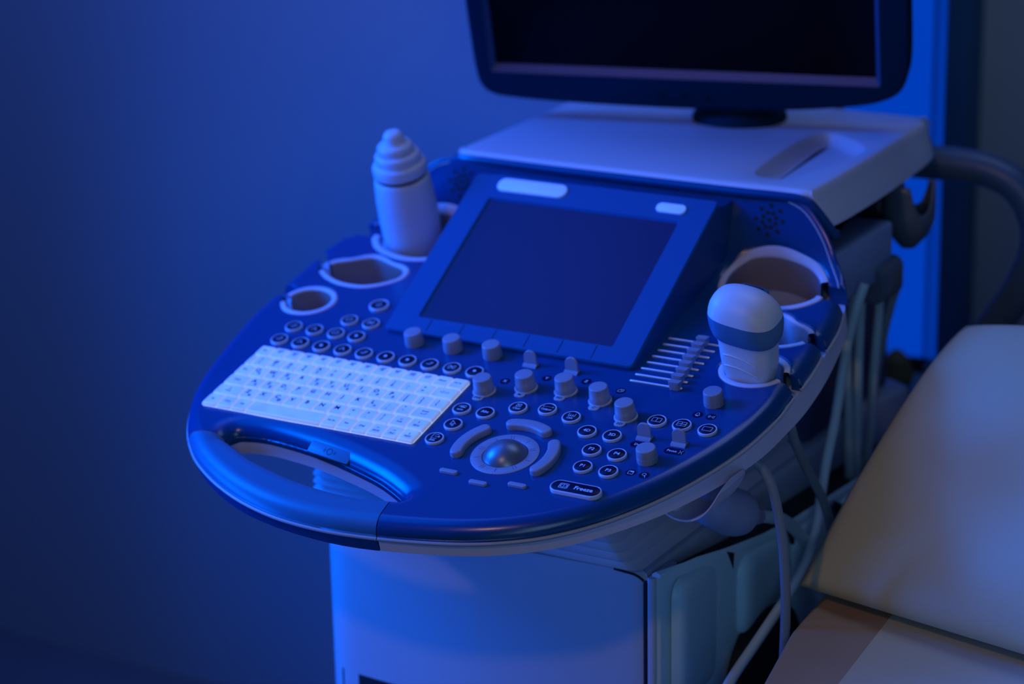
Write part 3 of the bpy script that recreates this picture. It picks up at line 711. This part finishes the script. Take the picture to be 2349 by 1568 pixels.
# monitor frame: a right, b up the screen, c toward the viewer
ca, sa = math.cos(MY), math.sin(MY); ct, st = math.cos(MTt), math.sin(MTt)
r_ = Vector((ca, sa, 0)); bk = Vector((-sa, ca, 0)); up_ = Vector((0, 0, 1))*ct+bk*st; nf = r_.cross(up_)
MM = Matrix(((r_.x, up_.x, nf.x, 109.1), (r_.y, up_.y, nf.y, 590.6), (r_.z, up_.z, nf.z, 246.2+FLOOR), (0, 0, 0, 1)))
top_h = 330
outl = [(-262, 330), (-260, 120), (-258.5, 20), (-257, -10), (-253, -28), (-241, -40), (-215, -45.5), (-130, -50), (0, -51.5), (125, -48), (210, -38.5), (243, -30), (262, -18), (272, 4), (276.5, 35), (277, 120), (277, 330), (262, 352), (-245, 352)]
outl = [tuple(p) for p in cr(outl, 5, True)]
sc_o = [(-236, -9.5), (239.5, -4.5), (240.5, 318), (-237, 318)]; sc_o = rrect(-236.5, 240.5, -8.5, 318, 1.5, 2); sc_i = rrect(-231, 235, 0, 313, 1., 2)
b = B()
def fill(loops, h):
    v, f = cdt(loops, []); return [(x, y, h) for x, y in v], f
o1 = shrink(outl, 5)
b.add(*fill([o1, sc_o], 6.))
n = len(outl)
L = [at(o1, 6.), at(shrink(outl, 2), 4.6), at(outl, 0), at(outl, -10), at(shrink(outl, 5), -26), at(shrink(outl, 22), -42), at(shrink(outl, 50), -52)]
b.add(*loft(L, False, True)); mon = b.go('monitor', 'monitor', MM, machine, 50)
b = B(); frame_quads(b, sc_o, sc_i, 6., -1.2); lp_ = b.go('inner_lip', 'lip', MM, mon, 50)
b = B(); b.add([(*p, -1.2) for p in sc_i], [tuple(range(len(sc_i)))]); b.go('monitor_screen', 'screen', MM, mon)
for x in (-29, -1.5, 26): link('monitor_button', *box(x-7.5, x+7.5, -33.5, -28.5, 5, 8.2, 1.6, .8), 'monitor', MM, mon)
b = B(); b.add(*lathe([(58, 176), (58, 182), (54, 188), (44, 192), (40, 240), (36, 262)], 40, 152, 668)); b.go('monitor_stand', 'monitor', MW, machine, 40)
link('monitor_arm', *box(125, 178, 600, 690, 225, 262, 14, 5), 'monitor', MW @ Matrix.Translation((0, 10, 20)), machine)

# cart body below
b = B()
def cart_loop(z, d=0.):
    P_ = [(-77+d, 140), (-76+d, 105), (-68+d, 74), (-46+d, 55+d), (-10, 48+d), (60, 44+d), (140, 42+d), (220, 43.5+d), (300, 47+d), (338-d, 50+d), (341-d, 60), (341-d, 120), (341-d, 600), (330, 740), (-60, 740), (-78+d, 600)]
    Q = []
    for i, p in enumerate(P_): Q.append(p)
    return at([tuple(p) for p in cr(Q, 4, True)], z)
b.add(*loft([cart_loop(-780), cart_loop(-170), cart_loop(-160), cart_loop(-156, 2), cart_loop(-154.5, 6)]))
cart = b.go('cart_body', 'cart', MW, machine, 40)
# corner post and grooves at the right front edge
link('corner_post', *box(343, 352, 46, 100, -780, -158, 3, 1.5), 'cart', MW, machine)
link('panel_groove', *box(339.5, 343.2, 45.8, 60, -778, -163, .6, .3), 'hole', MW, machine)
link('top_groove', *tube([(306, 45.9, -155), (316, 46.6, -156), (330, 47.6, -158), (339, 48.5, -163)], 1.3, 8, 4), 'hole', MW, machine)
def fy_(x): return float(np.interp(x, [-46, -10, 60, 140, 220, 300, 338], [55, 48, 44, 42, 43.5, 47, 50]))
def front_strip(x0_, x1_, z0_, z1_, out, deep):
    return loft([[(x, fy_(x)-out, z0_), (x, fy_(x)-out, z1_), (x, fy_(x)+deep, z1_), (x, fy_(x)+deep, z0_)] for x in np.linspace(x0_, x1_, 24)])
fs = link('front_recess_shade', *front_strip(-44, 320, -420, -347, .8, 8), 'hole', MW, machine)  # black strip on the front face, shade of the slot as colour
for z in (-368, -392): link('recess_bar', *front_strip(-42, 318, z-4, z, 2.2, 4), 'side', MW, fs)
# side cover with the transducer ports
def sxx(y): return float(np.interp(y, [50, 90, 160, 300, 700], [356, 366, 380, 394, 398]))
def szz(y): return float(np.interp(y, [50, 70, 110, 232, 456, 720], [-152, -153, -154, -170, -186, -200]))
b = B(); ys = list(np.linspace(52, 720, 34)); n = 9
loops_ = []
for y in ys:
    x, z = sxx(y), szz(y); t_ = float(np.interp(y, [60, 95], [10, 4])); loops_.append([(x-t_, y, z-3), (x-t_*.6, y, z), (x-1, y, z-2), (x, y, z-8), (x, y, -780), (x-t_, y, -780)])
b.add(*loft(loops_)); sidec = b.go('side_cover', 'side', MW, machine, 50)
link('connector_bay_shade', *loft([[(342, y, szz(y)-6-8*min(1, (y-62)/60)), (sxx(y)-3, y, szz(y)-6-8*min(1, (y-62)/60)), (sxx(y)-3, y, szz(y)-70), (342, y, szz(y)-70)] for y in np.linspace(64, 716, 24)]), 'hole', MW, machine)  # solid black block, its colour stands in for shade in the bay
pm_ = None
for k, y in enumerate((62, 182, 296, 408)):
    x = sxx(y+50)
    bb = B(); w = 96
    lp2 = lambda d, xx: [(xx, yy, zz) for yy, zz in rrect(y+d, y+w-d, szz(y+50)-(104 if k == 1 else 150)+d, szz(y+50)-12-d, 20, 5)]
    bb.add(*loft([lp2(-2, x-6), lp2(0, x+1), lp2(4, x+4), lp2(9, x+5.5), lp2(16, x+6)]))
    cn = bb.go('transducer_port', 'side', MW, machine, 50)
    z = szz(y+w)-2
    tri = B(); tri.add(*loft([[(x+6, y+w+2, z-2), (x+6, y+w+16, z-8), (x+6, y+w+14, z-26)], [(x+11, y+w+2, z-2), (x+11, y+w+16, z-8), (x+11, y+w+14, z-26)]])); tri.go('release_gap', 'hole', MW, cn, 10)
    sc = B(); lp3 = lambda d, xx: [(xx, yy, zz) for yy, zz in rrect(y+w-1+d, y+w+20-d, z-62+d, z-4-d, 9, 5)]
    sc.add(*loft([lp3(0, x-2), lp3(1, x+4), lp3(4, x+1)])); sc.go('finger_recess', 'tube', MW, cn, 50)
vt = B(); vt.add(*loft([[(xx, 230+r2*1.0*math.cos(t), -341+r2*1.0*math.sin(t)) for t in np.linspace(0, 2*PI, 49)[:-1]] for xx, r2 in ((384, 88), (399, 88), (400.5, 85))])); vt.go('wheel_arch_shade', 'hole', MW, machine, 30)  # black disc on the cover, painted in place of a shaded opening
# rear tower and side box under the shelf
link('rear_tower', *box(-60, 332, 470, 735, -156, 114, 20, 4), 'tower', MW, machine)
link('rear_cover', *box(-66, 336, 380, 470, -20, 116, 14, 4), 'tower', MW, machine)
link('side_box', *box(300, 398, 392, 562, 40, 101, 8, 4), 'box', MW, machine, 40)
# accordion bellows between cart and console
b = B(); NP = 12; loops_ = []
for k in range(NP*2+1):
    t = k/(NP*2); w = 3.2 if k % 2 == 0 else -3.2
    x0_, x1_ = -70+6*t, 332-72*t**.8; y0_, y1_ = 47-2*t, 455-30*t
    P_ = rrect(x0_-w, x1_+w, y0_-w, y1_+w, 14, 4); Q = []
    for x, y in P_:
        zt = math.tan(TILT)*y-58; Q.append((x, y, -153.+(zt+153.)*t))
    loops_.append(Q)
b.add(*loft(loops_, False, False)); b.go('accordion_bellows', 'bellow', MW, machine, 20)
# cable hook flap under the console, smoked cup holder, cable hook block
b = B(); sec = [(378, -60), (394, -68), (408, -69), (420, -65), (430, -57), (438, -46), (445, -33), (449, -24)]
sec = [tuple(p) for p in cr(sec, 5)]
def strip(sec, y0_, y1_, th):
    L = []
    for i, (x, z) in enumerate(sec):
        f_ = i/(len(sec)-1); wy = 1-max(0, (f_-.8)/.2)**2*.55; c_ = (y0_+y1_)/2; hw_ = (y1_-y0_)/2*wy
        L.append([(x, c_-hw_, z), (x, c_+hw_, z), (x, c_+hw_, z+th), (x, c_-hw_, z+th)])
    return loft(L)
b.add(*strip(sec, 2, 62, 2.2)); b.go('cable_flap', 'shell', MW, machine, 40)
link('flap_bracket', *box(352, 396, 12, 62, -66, -38, 8, 3), 'shell', MW, machine)
b = B(); n = 48; Rc = 31
lo = []
for k, z in enumerate(np.linspace(0, 1, 12)):
    rr = Rc*(math.sin(min(1, z*1.6+.18)*PI/2)); zz = 55+z*78
    ang = np.linspace(0, 2*PI, n, endpoint=False); lo.append([(393+rr*math.cos(a), 620+rr*math.sin(a), zz-(34*math.sqrt(max(0., 1-((rr*(math.cos(a)*.86+math.sin(a)*.51)-12)/14)**2))*max(0, z-.5)/.5)) for a in ang])
b.add(*loft(lo, True, False)); o = b.go('cup_holder', 'cup', MW, machine, 60); sm_ = o.modifiers.new('thick', 'SOLIDIFY'); sm_.thickness = .003
link('cup_arm', *box(318, 366, 606, 634, 84, 112, 8, 4), 'black', MW, machine)
hk = B(); lpk = lambda d, y: [(x, y, z) for x, z in rrect(374+d, 409-d, 14+d, 60-d, 12, 6)]
hk.add(*loft([lpk(3, 508), lpk(0, 512), lpk(0, 566), lpk(3, 570)])); hk.go('cable_hook', 'cup', MW, machine, 40)
link('hook_arm', *box(340, 384, 520, 556, 34, 58, 6, 3), 'tower', MW, machine)
link('rear_push_handle', *tube([(330, 762, 123), (362, 762, 123), (401, 762, 124), (440, 762, 120), (473, 762, 106), (495, 762, 78), (503, 762, 36), (485, 762, -21), (452, 762, -75), (425, 762, -115), (380, 755, -150)], 21, 18, 6), 'tube', MW, machine, 60)
for x in (-55, 330):
    for y in (110, 680):
        w_ = B(); w_.add(*loft([[(x-24+d, y+rr*math.cos(t), -840+rr*math.sin(t)) for t in np.linspace(0, 2*PI, 33)[:-1]] for d, rr in ((0, 52), (4, 60), (44, 60), (48, 52))]))
        cs = w_.go('caster_wheel', 'black', MW, machine, 50)

# ------------------------------------------------------------------ probes
mPr = MP @ Matrix.Translation((408, 160, -5))
pr = empty('ultrasound_probe', mPr, 'white convex ultrasound probe with a blue band, standing in the right front holder', 'ultrasound probe')
def sect(wx, wy, h, p=3.2, ox=0., oy=0., n=56, k=.16):
    f = min(1, max(0, (h-28)/22))*k; return [(x+ox, y+oy, h-f*x) for x, y in ring2(wx/2, wy/2, n, p)]
b = B(); b.add(*loft([sect(18, 16, -34, 2.6), sect(28, 24, -28), sect(39, 32, -12, 3.4), sect(48, 38, 2, 3.6), sect(53, 42, 14, 3.8), sect(55, 43.5, 26, 3.8), sect(55.5, 44, 36, 3.8), sect(57, 45, 43, 3.4), sect(62, 49, 48, 3)]), 0)
body = b.go('probe_body', 'probe', mPr, pr, 60)
b = B(); b.add(*loft([sect(61.6, 48.6, 47.6, 3), sect(66.5, 53, 50, 3), sect(70, 56.5, 56, 3), sect(72, 58.5, 63, 3), sect(72.5, 59, 69, 3), sect(72, 58.6, 73.6, 3), sect(70, 56, 73.8, 3)])); b.go('grip_band', 'probeblue', mPr, pr, 60)
b = B(); b.add(*loft([sect(71.6, 58.2, 73.6, 3), sect(70.5, 57, 78, 2.9), sect(67.5, 54, 83.5, 2.7), sect(62, 49, 88.5, 2.5), sect(53.5, 41, 93, 2.4), sect(41.5, 31, 96.4, 2.3), sect(27, 20, 98.6, 2.2), sect(12, 9, 99.7, 2), sect(1.4, 1, 99.9, 2)])); b.go('probe_lens', 'probe', mPr, pr, 80)
for h_ in (33, 20):                                    # raised ridges on the front face
    hw_ = 27; fy = -(22.0 if h_ > 30 else 21.4)
    q = [(-hw_*.72, fy+1.2, h_+1.5), (-hw_*.45, fy-.2, h_+2.), (-hw_*.1, fy-.3, h_+.3), (hw_*.25, fy-.3, h_-3.), (hw_*.62, fy+.3, h_-8)]
    link('finger_ridge', *tube(q, .7, 8, 5), 'probe', mPr, body, 60)
# narrower probe parked in the small holder behind it
mQ = MP @ Matrix.Translation((380, 236, -17))
q_ = empty('ultrasound_probe', mQ, 'small blue-grey probe tip half hidden behind the white convex probe', 'ultrasound probe')
b = B(); b.add(*loft([sect(20, 24, -30), sect(28, 30, 5), sect(30, 32, 30), sect(31, 30, 46), sect(32, 24, 56, 4.5), sect(30, 20, 63, 5), sect(28, 17, 65, 5)])); b.go('probe_body', 'grip', mQ, q_, 50)
b = B(); b.add(*loft([sect(23, 12, 65.0, 5), sect(22, 11, 66.6, 5)])); b.go('probe_window', 'cap', mQ, q_, 50)

mC = MP @ Matrix.Translation((-100, 325, 0))
bo = empty('cylindrical_probe', mC, 'white cylindrical probe with stepped rounded cap, upright in the left rear holder', 'ultrasound probe')
b = B(); b.add(*lathe([(26, -30), (30, -20), (34, 0), (35, 20), (34.6, 50), (32.6, 74), (31.6, 78), (30, 79.5)], 56)); b.go('probe_body', 'bottle', mC, bo, 50)
b = B(); b.add(*lathe([(29.4, 78), (29.4, 83.5)], 48)); b.go('dark_groove', 'hole', mC, bo)
b = B(); b.add(*lathe([(29.8, 83), (31.4, 84), (31.8, 88), (31.8, 93), (30.8, 96), (27.6, 97.2), (26.2, 98.4), (26.6, 103), (26.6, 107), (25, 109.6), (21, 110.6)], 56)); b.go('stepped_cap', 'bottle', mC, bo, 50)
b = B(); b.add(*lathe([(20, 110), (21.4, 111), (21, 118), (18.4, 121), (13.4, 122), (12.2, 123.5), (12., 130), (9.4, 134.6), (5, 136.2), (.5, 136.4)], 48, -1)); b.go('rounded_tip', 'bottle', mC, bo, 60)

# ------------------------------------------------------------------ cables (each hangs on its own)
def cable(pts, r, mt, label): return tag(link('probe_cable', *tube(pts, r, 12, 7), mt, MW, None, 60), label, 'cable', 'probe cables hanging at the right of the machine')
cable([(440, 86, -26), (446, 88, -30), (454, 90, -40), (463, 90, -59), (472, 90, -100), (476, 90, -136), (478, 90, -184), (476, 90, -265), (470, 90, -420), (455, 100, -700)], 5.2, 'cabled', 'dark grey cable hanging closest to the console front, straight down to the bed edge')
cable([(442, 165, -8), (443, 172, -14), (437, 200, -45), (432, 245, -92), (437, 280, -140), (438, 302, -188), (436, 318, -245), (432, 325, -300), (428, 325, -420), (425, 325, -690)], 5.2, 'cabled', 'dark grey cable leaving the notch below the white probe and slanting to the pillow')
cable([(416, 432, 62), (411, 424, 38), (405, 420, 8), (400, 412, -41), (400, 395, -88), (403, 365, -129), (411, 333, -157), (421, 298, -180), (430, 252, -200), (431, 203, -219), (428, 131, -245), (426, 68, -267), (428, 0, -300), (432, -80, -345), (436, -140, -420)], 5.6, 'cable', 'pale teal cable bending at the ports and crossing diagonally over the cart side')
cable([(376, 545, 46), (381, 520, 55), (372, 518, 38), (366, 516, 0), (363, 516, -57), (366, 516, -126), (369, 516, -197), (372, 516, -262), (372, 516, -500)], 5.4, 'cable', 'pale teal cable hanging leftmost from the hook block')
cable([(390, 560, 50), (384, 530, 52), (378, 524, 37), (375, 524, 5), (374, 524, -48), (374, 524, -113), (375, 524, -189), (376, 526, -266), (377, 526, -500)], 5.4, 'cable', 'pale lilac-grey cable hanging from the hook block, right against the leftmost one')
cable([(392, 548, 12), (386, 552, 10), (383, 560, -10), (381, 560, -45), (378, 560, -99), (377, 560, -153), (372, 560, -198), (366, 560, -260), (362, 560, -480)], 5.5, 'cable', 'teal-grey cable hanging straight from below the hook block over the blue window')
cable([(396, 578, 14), (392, 580, 4), (388, 580, -12), (383, 580, -35), (377, 580, -70), (372, 580, -110), (368, 580, -200), (366, 580, -470)], 5.5, 'cabled', 'dark cable at the right end of the hook block, passing behind its neighbour')
cb = empty('probe_cable', MW @ Matrix.Translation((398, 160, -110)), 'thick pale cable with rounded blue-grey connector, running from below the flap hook to the pillow', 'cable', 'probe cables hanging at the right of the machine')
link('cable', *tube([(398, 185, -129), (406, 212, -139), (411, 235, -150), (413, 275, -181), (413, 315, -219), (413, 348, -258), (411, 372, -330), (409, 390, -480)], 7, 12, 7), 'cable', MW, cb, 60)
cdir = [(392, 70, -72), (394, 84, -80), (396, 108, -93), (398, 132, -106), (399, 152, -114), (400, 170, -122), (400, 192, -132)]
crad = lambda t: float(np.interp(t, [0, .06, .2, .45, .62, .75, .85, 1], [8, 17, 23, 26, 24, 15, 10.5, 8.5]))
link('connector', *tube(cdir, 20, 20, 6, rad=crad), 'box', MW, cb, 60)

# ------------------------------------------------------------------ exam bed, cover, pillow
bed = empty('exam_bed', Matrix.Translation((760, -200, 0)), 'upholstered examination bed with a brownish edge, in the right foreground', 'examination bed')
b = B()
def bl(d, z): return at([(475+d, 230), (488+d, 80), (512+d, -40), (530+d, -140), (552+d, -300), (640+d, -900), (1150-d, -900+d), (1150-d, 760-d), (560, 760-d), (500+d, 500)], z)
b.add(*loft([bl(6, -285), bl(0, -279), bl(0, -206), bl(2, -202), bl(6, -200)])); b.go('mattress', 'bed', MW, bed, 50)
link('bed_frame', *box(560, 1120, -860, 700, -360, -286, 10, 3), 'tower', MW, bed)
for x in (640, 1060):
    for y in (-760, 560): link('leg', *box(x-25, x+25, y-25, y+25, -898, -362, 6, 2), 'tower', MW, bed)
b = B(); b.add(*loft([at([(557, 240), (580, -30), (598, -140), (708, -890), (1140, -890), (1140, 600), (557, 600)], -199.6), at([(557, 240), (580, -30), (598, -140), (708, -890), (1140, -890), (1140, 600), (557, 600)], -198.6)]))
tag(b.go('paper_cover', 'paper', MW, None, 40), 'pale bluish paper cover lying on the mattress under the pillow', 'paper sheet')
A_, B_, C_, D_ = Vector((463, 156, -184)), Vector((531, 420, 42)), Vector((980, 420, 62)), Vector((960, 40, -176))
b = B(); NU = 40; b_top, b_bot = [], []
nrm = (D_-A_).cross(B_-A_).normalized()
def pil(i, j, s_):
    u, v = i/NU, j/NU
    def ease(t): return t
    p = (A_*(1-u)+D_*u)*(1-v)+(B_*(1-u)+C_*u)*v
    eu, ev = 4*u*(1-u), 4*v*(1-v)
    t = (eu**.6)*(ev**.6); th = 62*t
    c = (p-(A_+B_+C_+D_)/4); pinch = 1-.085*(abs(2*v-1)**0)*(1-abs(2*u-1)**2)*0
    # edges bow inward between the corners
    q = p - (D_-A_)*(.012*ev*(1-2*u)) - (B_-A_)*(.0*eu*(1-2*v))
    wr = 3.0*math.sin(9*v+5*u)*eu*ev+2.*math.sin(17*u-7*v)*eu*ev
    q = q+((A_+C_)/2-B_)*.055*((1-u)**9*v**9)
    return q+nrm*(s_*th+(wr if s_ > 0 else 0))
VV = []; FF = []
for s_ in (1, -1):
    base_ = len(VV)
    for j in range(NU+1):
        for i in range(NU+1): VV.append(tuple(pil(i, j, s_)))
    for j in range(NU):
        for i in range(NU):
            a = base_+j*(NU+1)+i; q = (a, a+1, a+NU+2, a+NU+1); FF.append(q if s_ > 0 else q[::-1])
def merge(o, d=1e-4):
    bm = bmesh.new(); bm.from_mesh(o.data); bmesh.ops.remove_doubles(bm, verts=bm.verts[:], dist=d); bmesh.ops.recalc_face_normals(bm, faces=bm.faces[:]); bm.to_mesh(o.data); bm.free()
pil_o = link('pillow', VV, FF, 'pillow', MW, None, 180); merge(pil_o)
for p in pil_o.data.polygons: p.use_smooth = True
tag(pil_o, 'plump grey-white pillow propped at the head of the examination bed', 'pillow')

# ------------------------------------------------------------------ behind: bin
bn = empty('waste_bin', Matrix.Translation((245, 1000, 0)), 'blue waste bin with a black liner, standing between machine and pillow in the background', 'bin')
b = B(); b.add(*lathe([(60, -898), (66, -890), (76, -480), (84, -400), (88, -300), (90, -262)], 40, 245, 1000)); b.go('bin_body', 'bin', MW, bn, 50)
b = B(); b.add(*lathe([(93, -285), (97, -275), (99, -255), (96, -243), (88, -240), (84, -256), (80, -290)], 40, 245, 1000)); b.go('bin_liner', 'bag', MW, bn, 50)
b = B(); b.add(*lathe([(18, -262), (26, -240), (18, -214), (6, -203), (1, -201)], 9, 238, 995)); tag(b.go('crumpled_paper', 'yellow', MW, None, 20), 'olive crumpled paper sticking out of the black-lined bin', 'paper')

# ------------------------------------------------------------------ room
def wallbox(name, x0_, x1_, y0_, y1_, z0_, z1_, mt): return struct(link(name, *box(x0_, x1_, y0_, y1_, z0_, z1_, .5, .2), mt, MW, None, 30))
wallbox('wall_back', -4200, 190, 865, 905, -900, 1700, 'wall')
wallbox('wall_back_inner', -300, -240, 905, 1560, -900, 1700, 'wall').name = 'wall_recess'
wallbox('wall_back_right', 165, 2600, 1500, 1560, -900, 1700, 'wall2').name = 'wall_right'
wallbox('wall_left', -4260, -4200, -3800, 1560, -900, 1700, 'wall')
wallbox('floor', -4260, 2600, -3800, 1560, -960, -900, 'floor')
wallbox('ceiling', -4260, 2600, -3800, 1560, 1700, 1760, 'wall')
wallbox('wall_front', -4260, 2600, -3860, -3800, -900, 1700, 'wall')
wallbox('wall_side', 2600, 2660, -3860, 1560, -900, 1700, 'wall2').name = 'wall_east'
w = struct(link('window_1', *box(-240, 130, 1520, 1530, -900, 1700, .5, .2), 'pane', MW, None))
fr = link('window_frame', *box(128, 166, 1440, 1520, -900, 1700, 1, .5), 'frame', MW, w)
link('window_mullion', *box(84, 89, 1512, 1520, -900, 1700, 1, .5), 'frame', MW, w)

# ------------------------------------------------------------------ camera (85 mm lens on a 36 mm sensor)
yaw, pit, rol = math.radians(30.62744848), math.radians(17.64689068), math.radians(1.15161666)
cy, sy, cp, sp = math.cos(yaw), math.sin(yaw), math.cos(pit), math.sin(pit)
fw = Vector((-sy*cp, cy*cp, -sp)); rt = Vector((cy, sy, 0)); dn = fw.cross(rt)
r1 = rt*math.cos(rol)+dn*math.sin(rol); d1 = -rt*math.sin(rol)+dn*math.cos(rol)
CP = Vector((1385.84246987, -1973.86103546, 818.43427355+FLOOR))*S
cam = bpy.data.cameras.new('camera'); co = bpy.data.objects.new('camera', cam); COL.objects.link(co)
co.matrix_world = Matrix(((r1.x, -d1.x, -fw.x, CP.x), (r1.y, -d1.y, -fw.y, CP.y), (r1.z, -d1.z, -fw.z, CP.z), (0, 0, 0, 1)))
cam.sensor_width = 36; cam.lens = 85.005; cam.clip_start = .05
cam.dof.use_dof = True; cam.dof.focus_distance = 2.36; cam.dof.aperture_fstop = 2.8
bpy.context.scene.camera = co

# ------------------------------------------------------------------ lights
def area(name, pos, tgt, size, col, W_, size_y=None, spread=180):
    l = bpy.data.lights.new(name, 'AREA'); l.color = col; l.energy = W_; l.size = size; l.shape = 'RECTANGLE'; l.size_y = size_y or size; l.spread = math.radians(spread)
    o = bpy.data.objects.new(name, l); COL.objects.link(o); p = Vector(pos)*S+Vector((0, 0, .9)); o.location = p
    o.rotation_euler = (Vector(tgt)*S+Vector((0, 0, .9))-p).to_track_quat('-Z', 'Y').to_euler(); return o
def point(name, pos, col, W_, r):
    l = bpy.data.lights.new(name, 'POINT'); l.color = col; l.energy = W_; l.shadow_soft_size = r
    o = bpy.data.objects.new(name, l); COL.objects.link(o); o.location = Vector(pos)*S+Vector((0, 0, .9)); return o
area('blue_side_lamp', (-1500, -420, 1000), (60, 60, -10), .8, (0.0, .14, 1.0), 7.4, .8, 50)
area('blue_low_lamp', (-1350, -560, -120), (60, 60, -170), .5, (0.0, .13, 1.0), 9.5, .5, 110)
area('blue_ceiling_lamp', (-800, -100, 1500), (0, 0, 0), 1.6, (.0, .13, 1.0), 17, 1.6, 140)
area('dim_ceiling_lamp', (500, 620, 1600), (420, 0, 0), .9, (.30, .42, .80), 4, .9, 140)
area('wall_wash_lamp', (-350, 300, 1050), (-480, 865, 150), .5, (.32, .27, 1.0), .85, .6, 140)
pc = Vector((234, -50, 0))
def dirl(a, r_a, u_a, dist):
    return pc+(-fw*a+r1*r_a-d1*u_a).normalized()*dist
def spot(name, pos, tgt, col, W_, r, deg):
    o = point(name, pos, col, W_, r); l = bpy.data.lights.new(name, 'SPOT'); l.color = col; l.energy = W_; l.shadow_soft_size = r
    l.spot_size = math.radians(deg); l.spot_blend = .6; o.data = l
    o.rotation_euler = (Vector(tgt)-Vector(pos)).to_track_quat('-Z', 'Y').to_euler()
area('dim_front_fill', (1700, -2300, 700), (400, 100, -100), 1.0, (.34, .62, 1.0), 3.8, 1.0, 120)  # added fill behind the camera, lifts the cart side and trims
spot('warm_spot_lamp', dirl(1, -.45, .48, 2300), (520, 50, -60), (1., .60, .32), 18., .065, 44)
spot('teal_spot_lamp', dirl(1, .30, .80, 2300), (520, 50, -60), (.12, .85, 1.), 12., .06, 44)
wd = bpy.data.worlds.new('world'); bpy.context.scene.world = wd; wd.use_nodes = True
wd.node_tree.nodes['Background'].inputs[0].default_value = (.02, .05, .2, 1); wd.node_tree.nodes['Background'].inputs[1].default_value = .2
sc_ = bpy.context.scene
sc_.view_settings.view_transform = 'Standard'; sc_.view_settings.look = 'None'; sc_.view_settings.exposure = 0; sc_.view_settings.gamma = 1
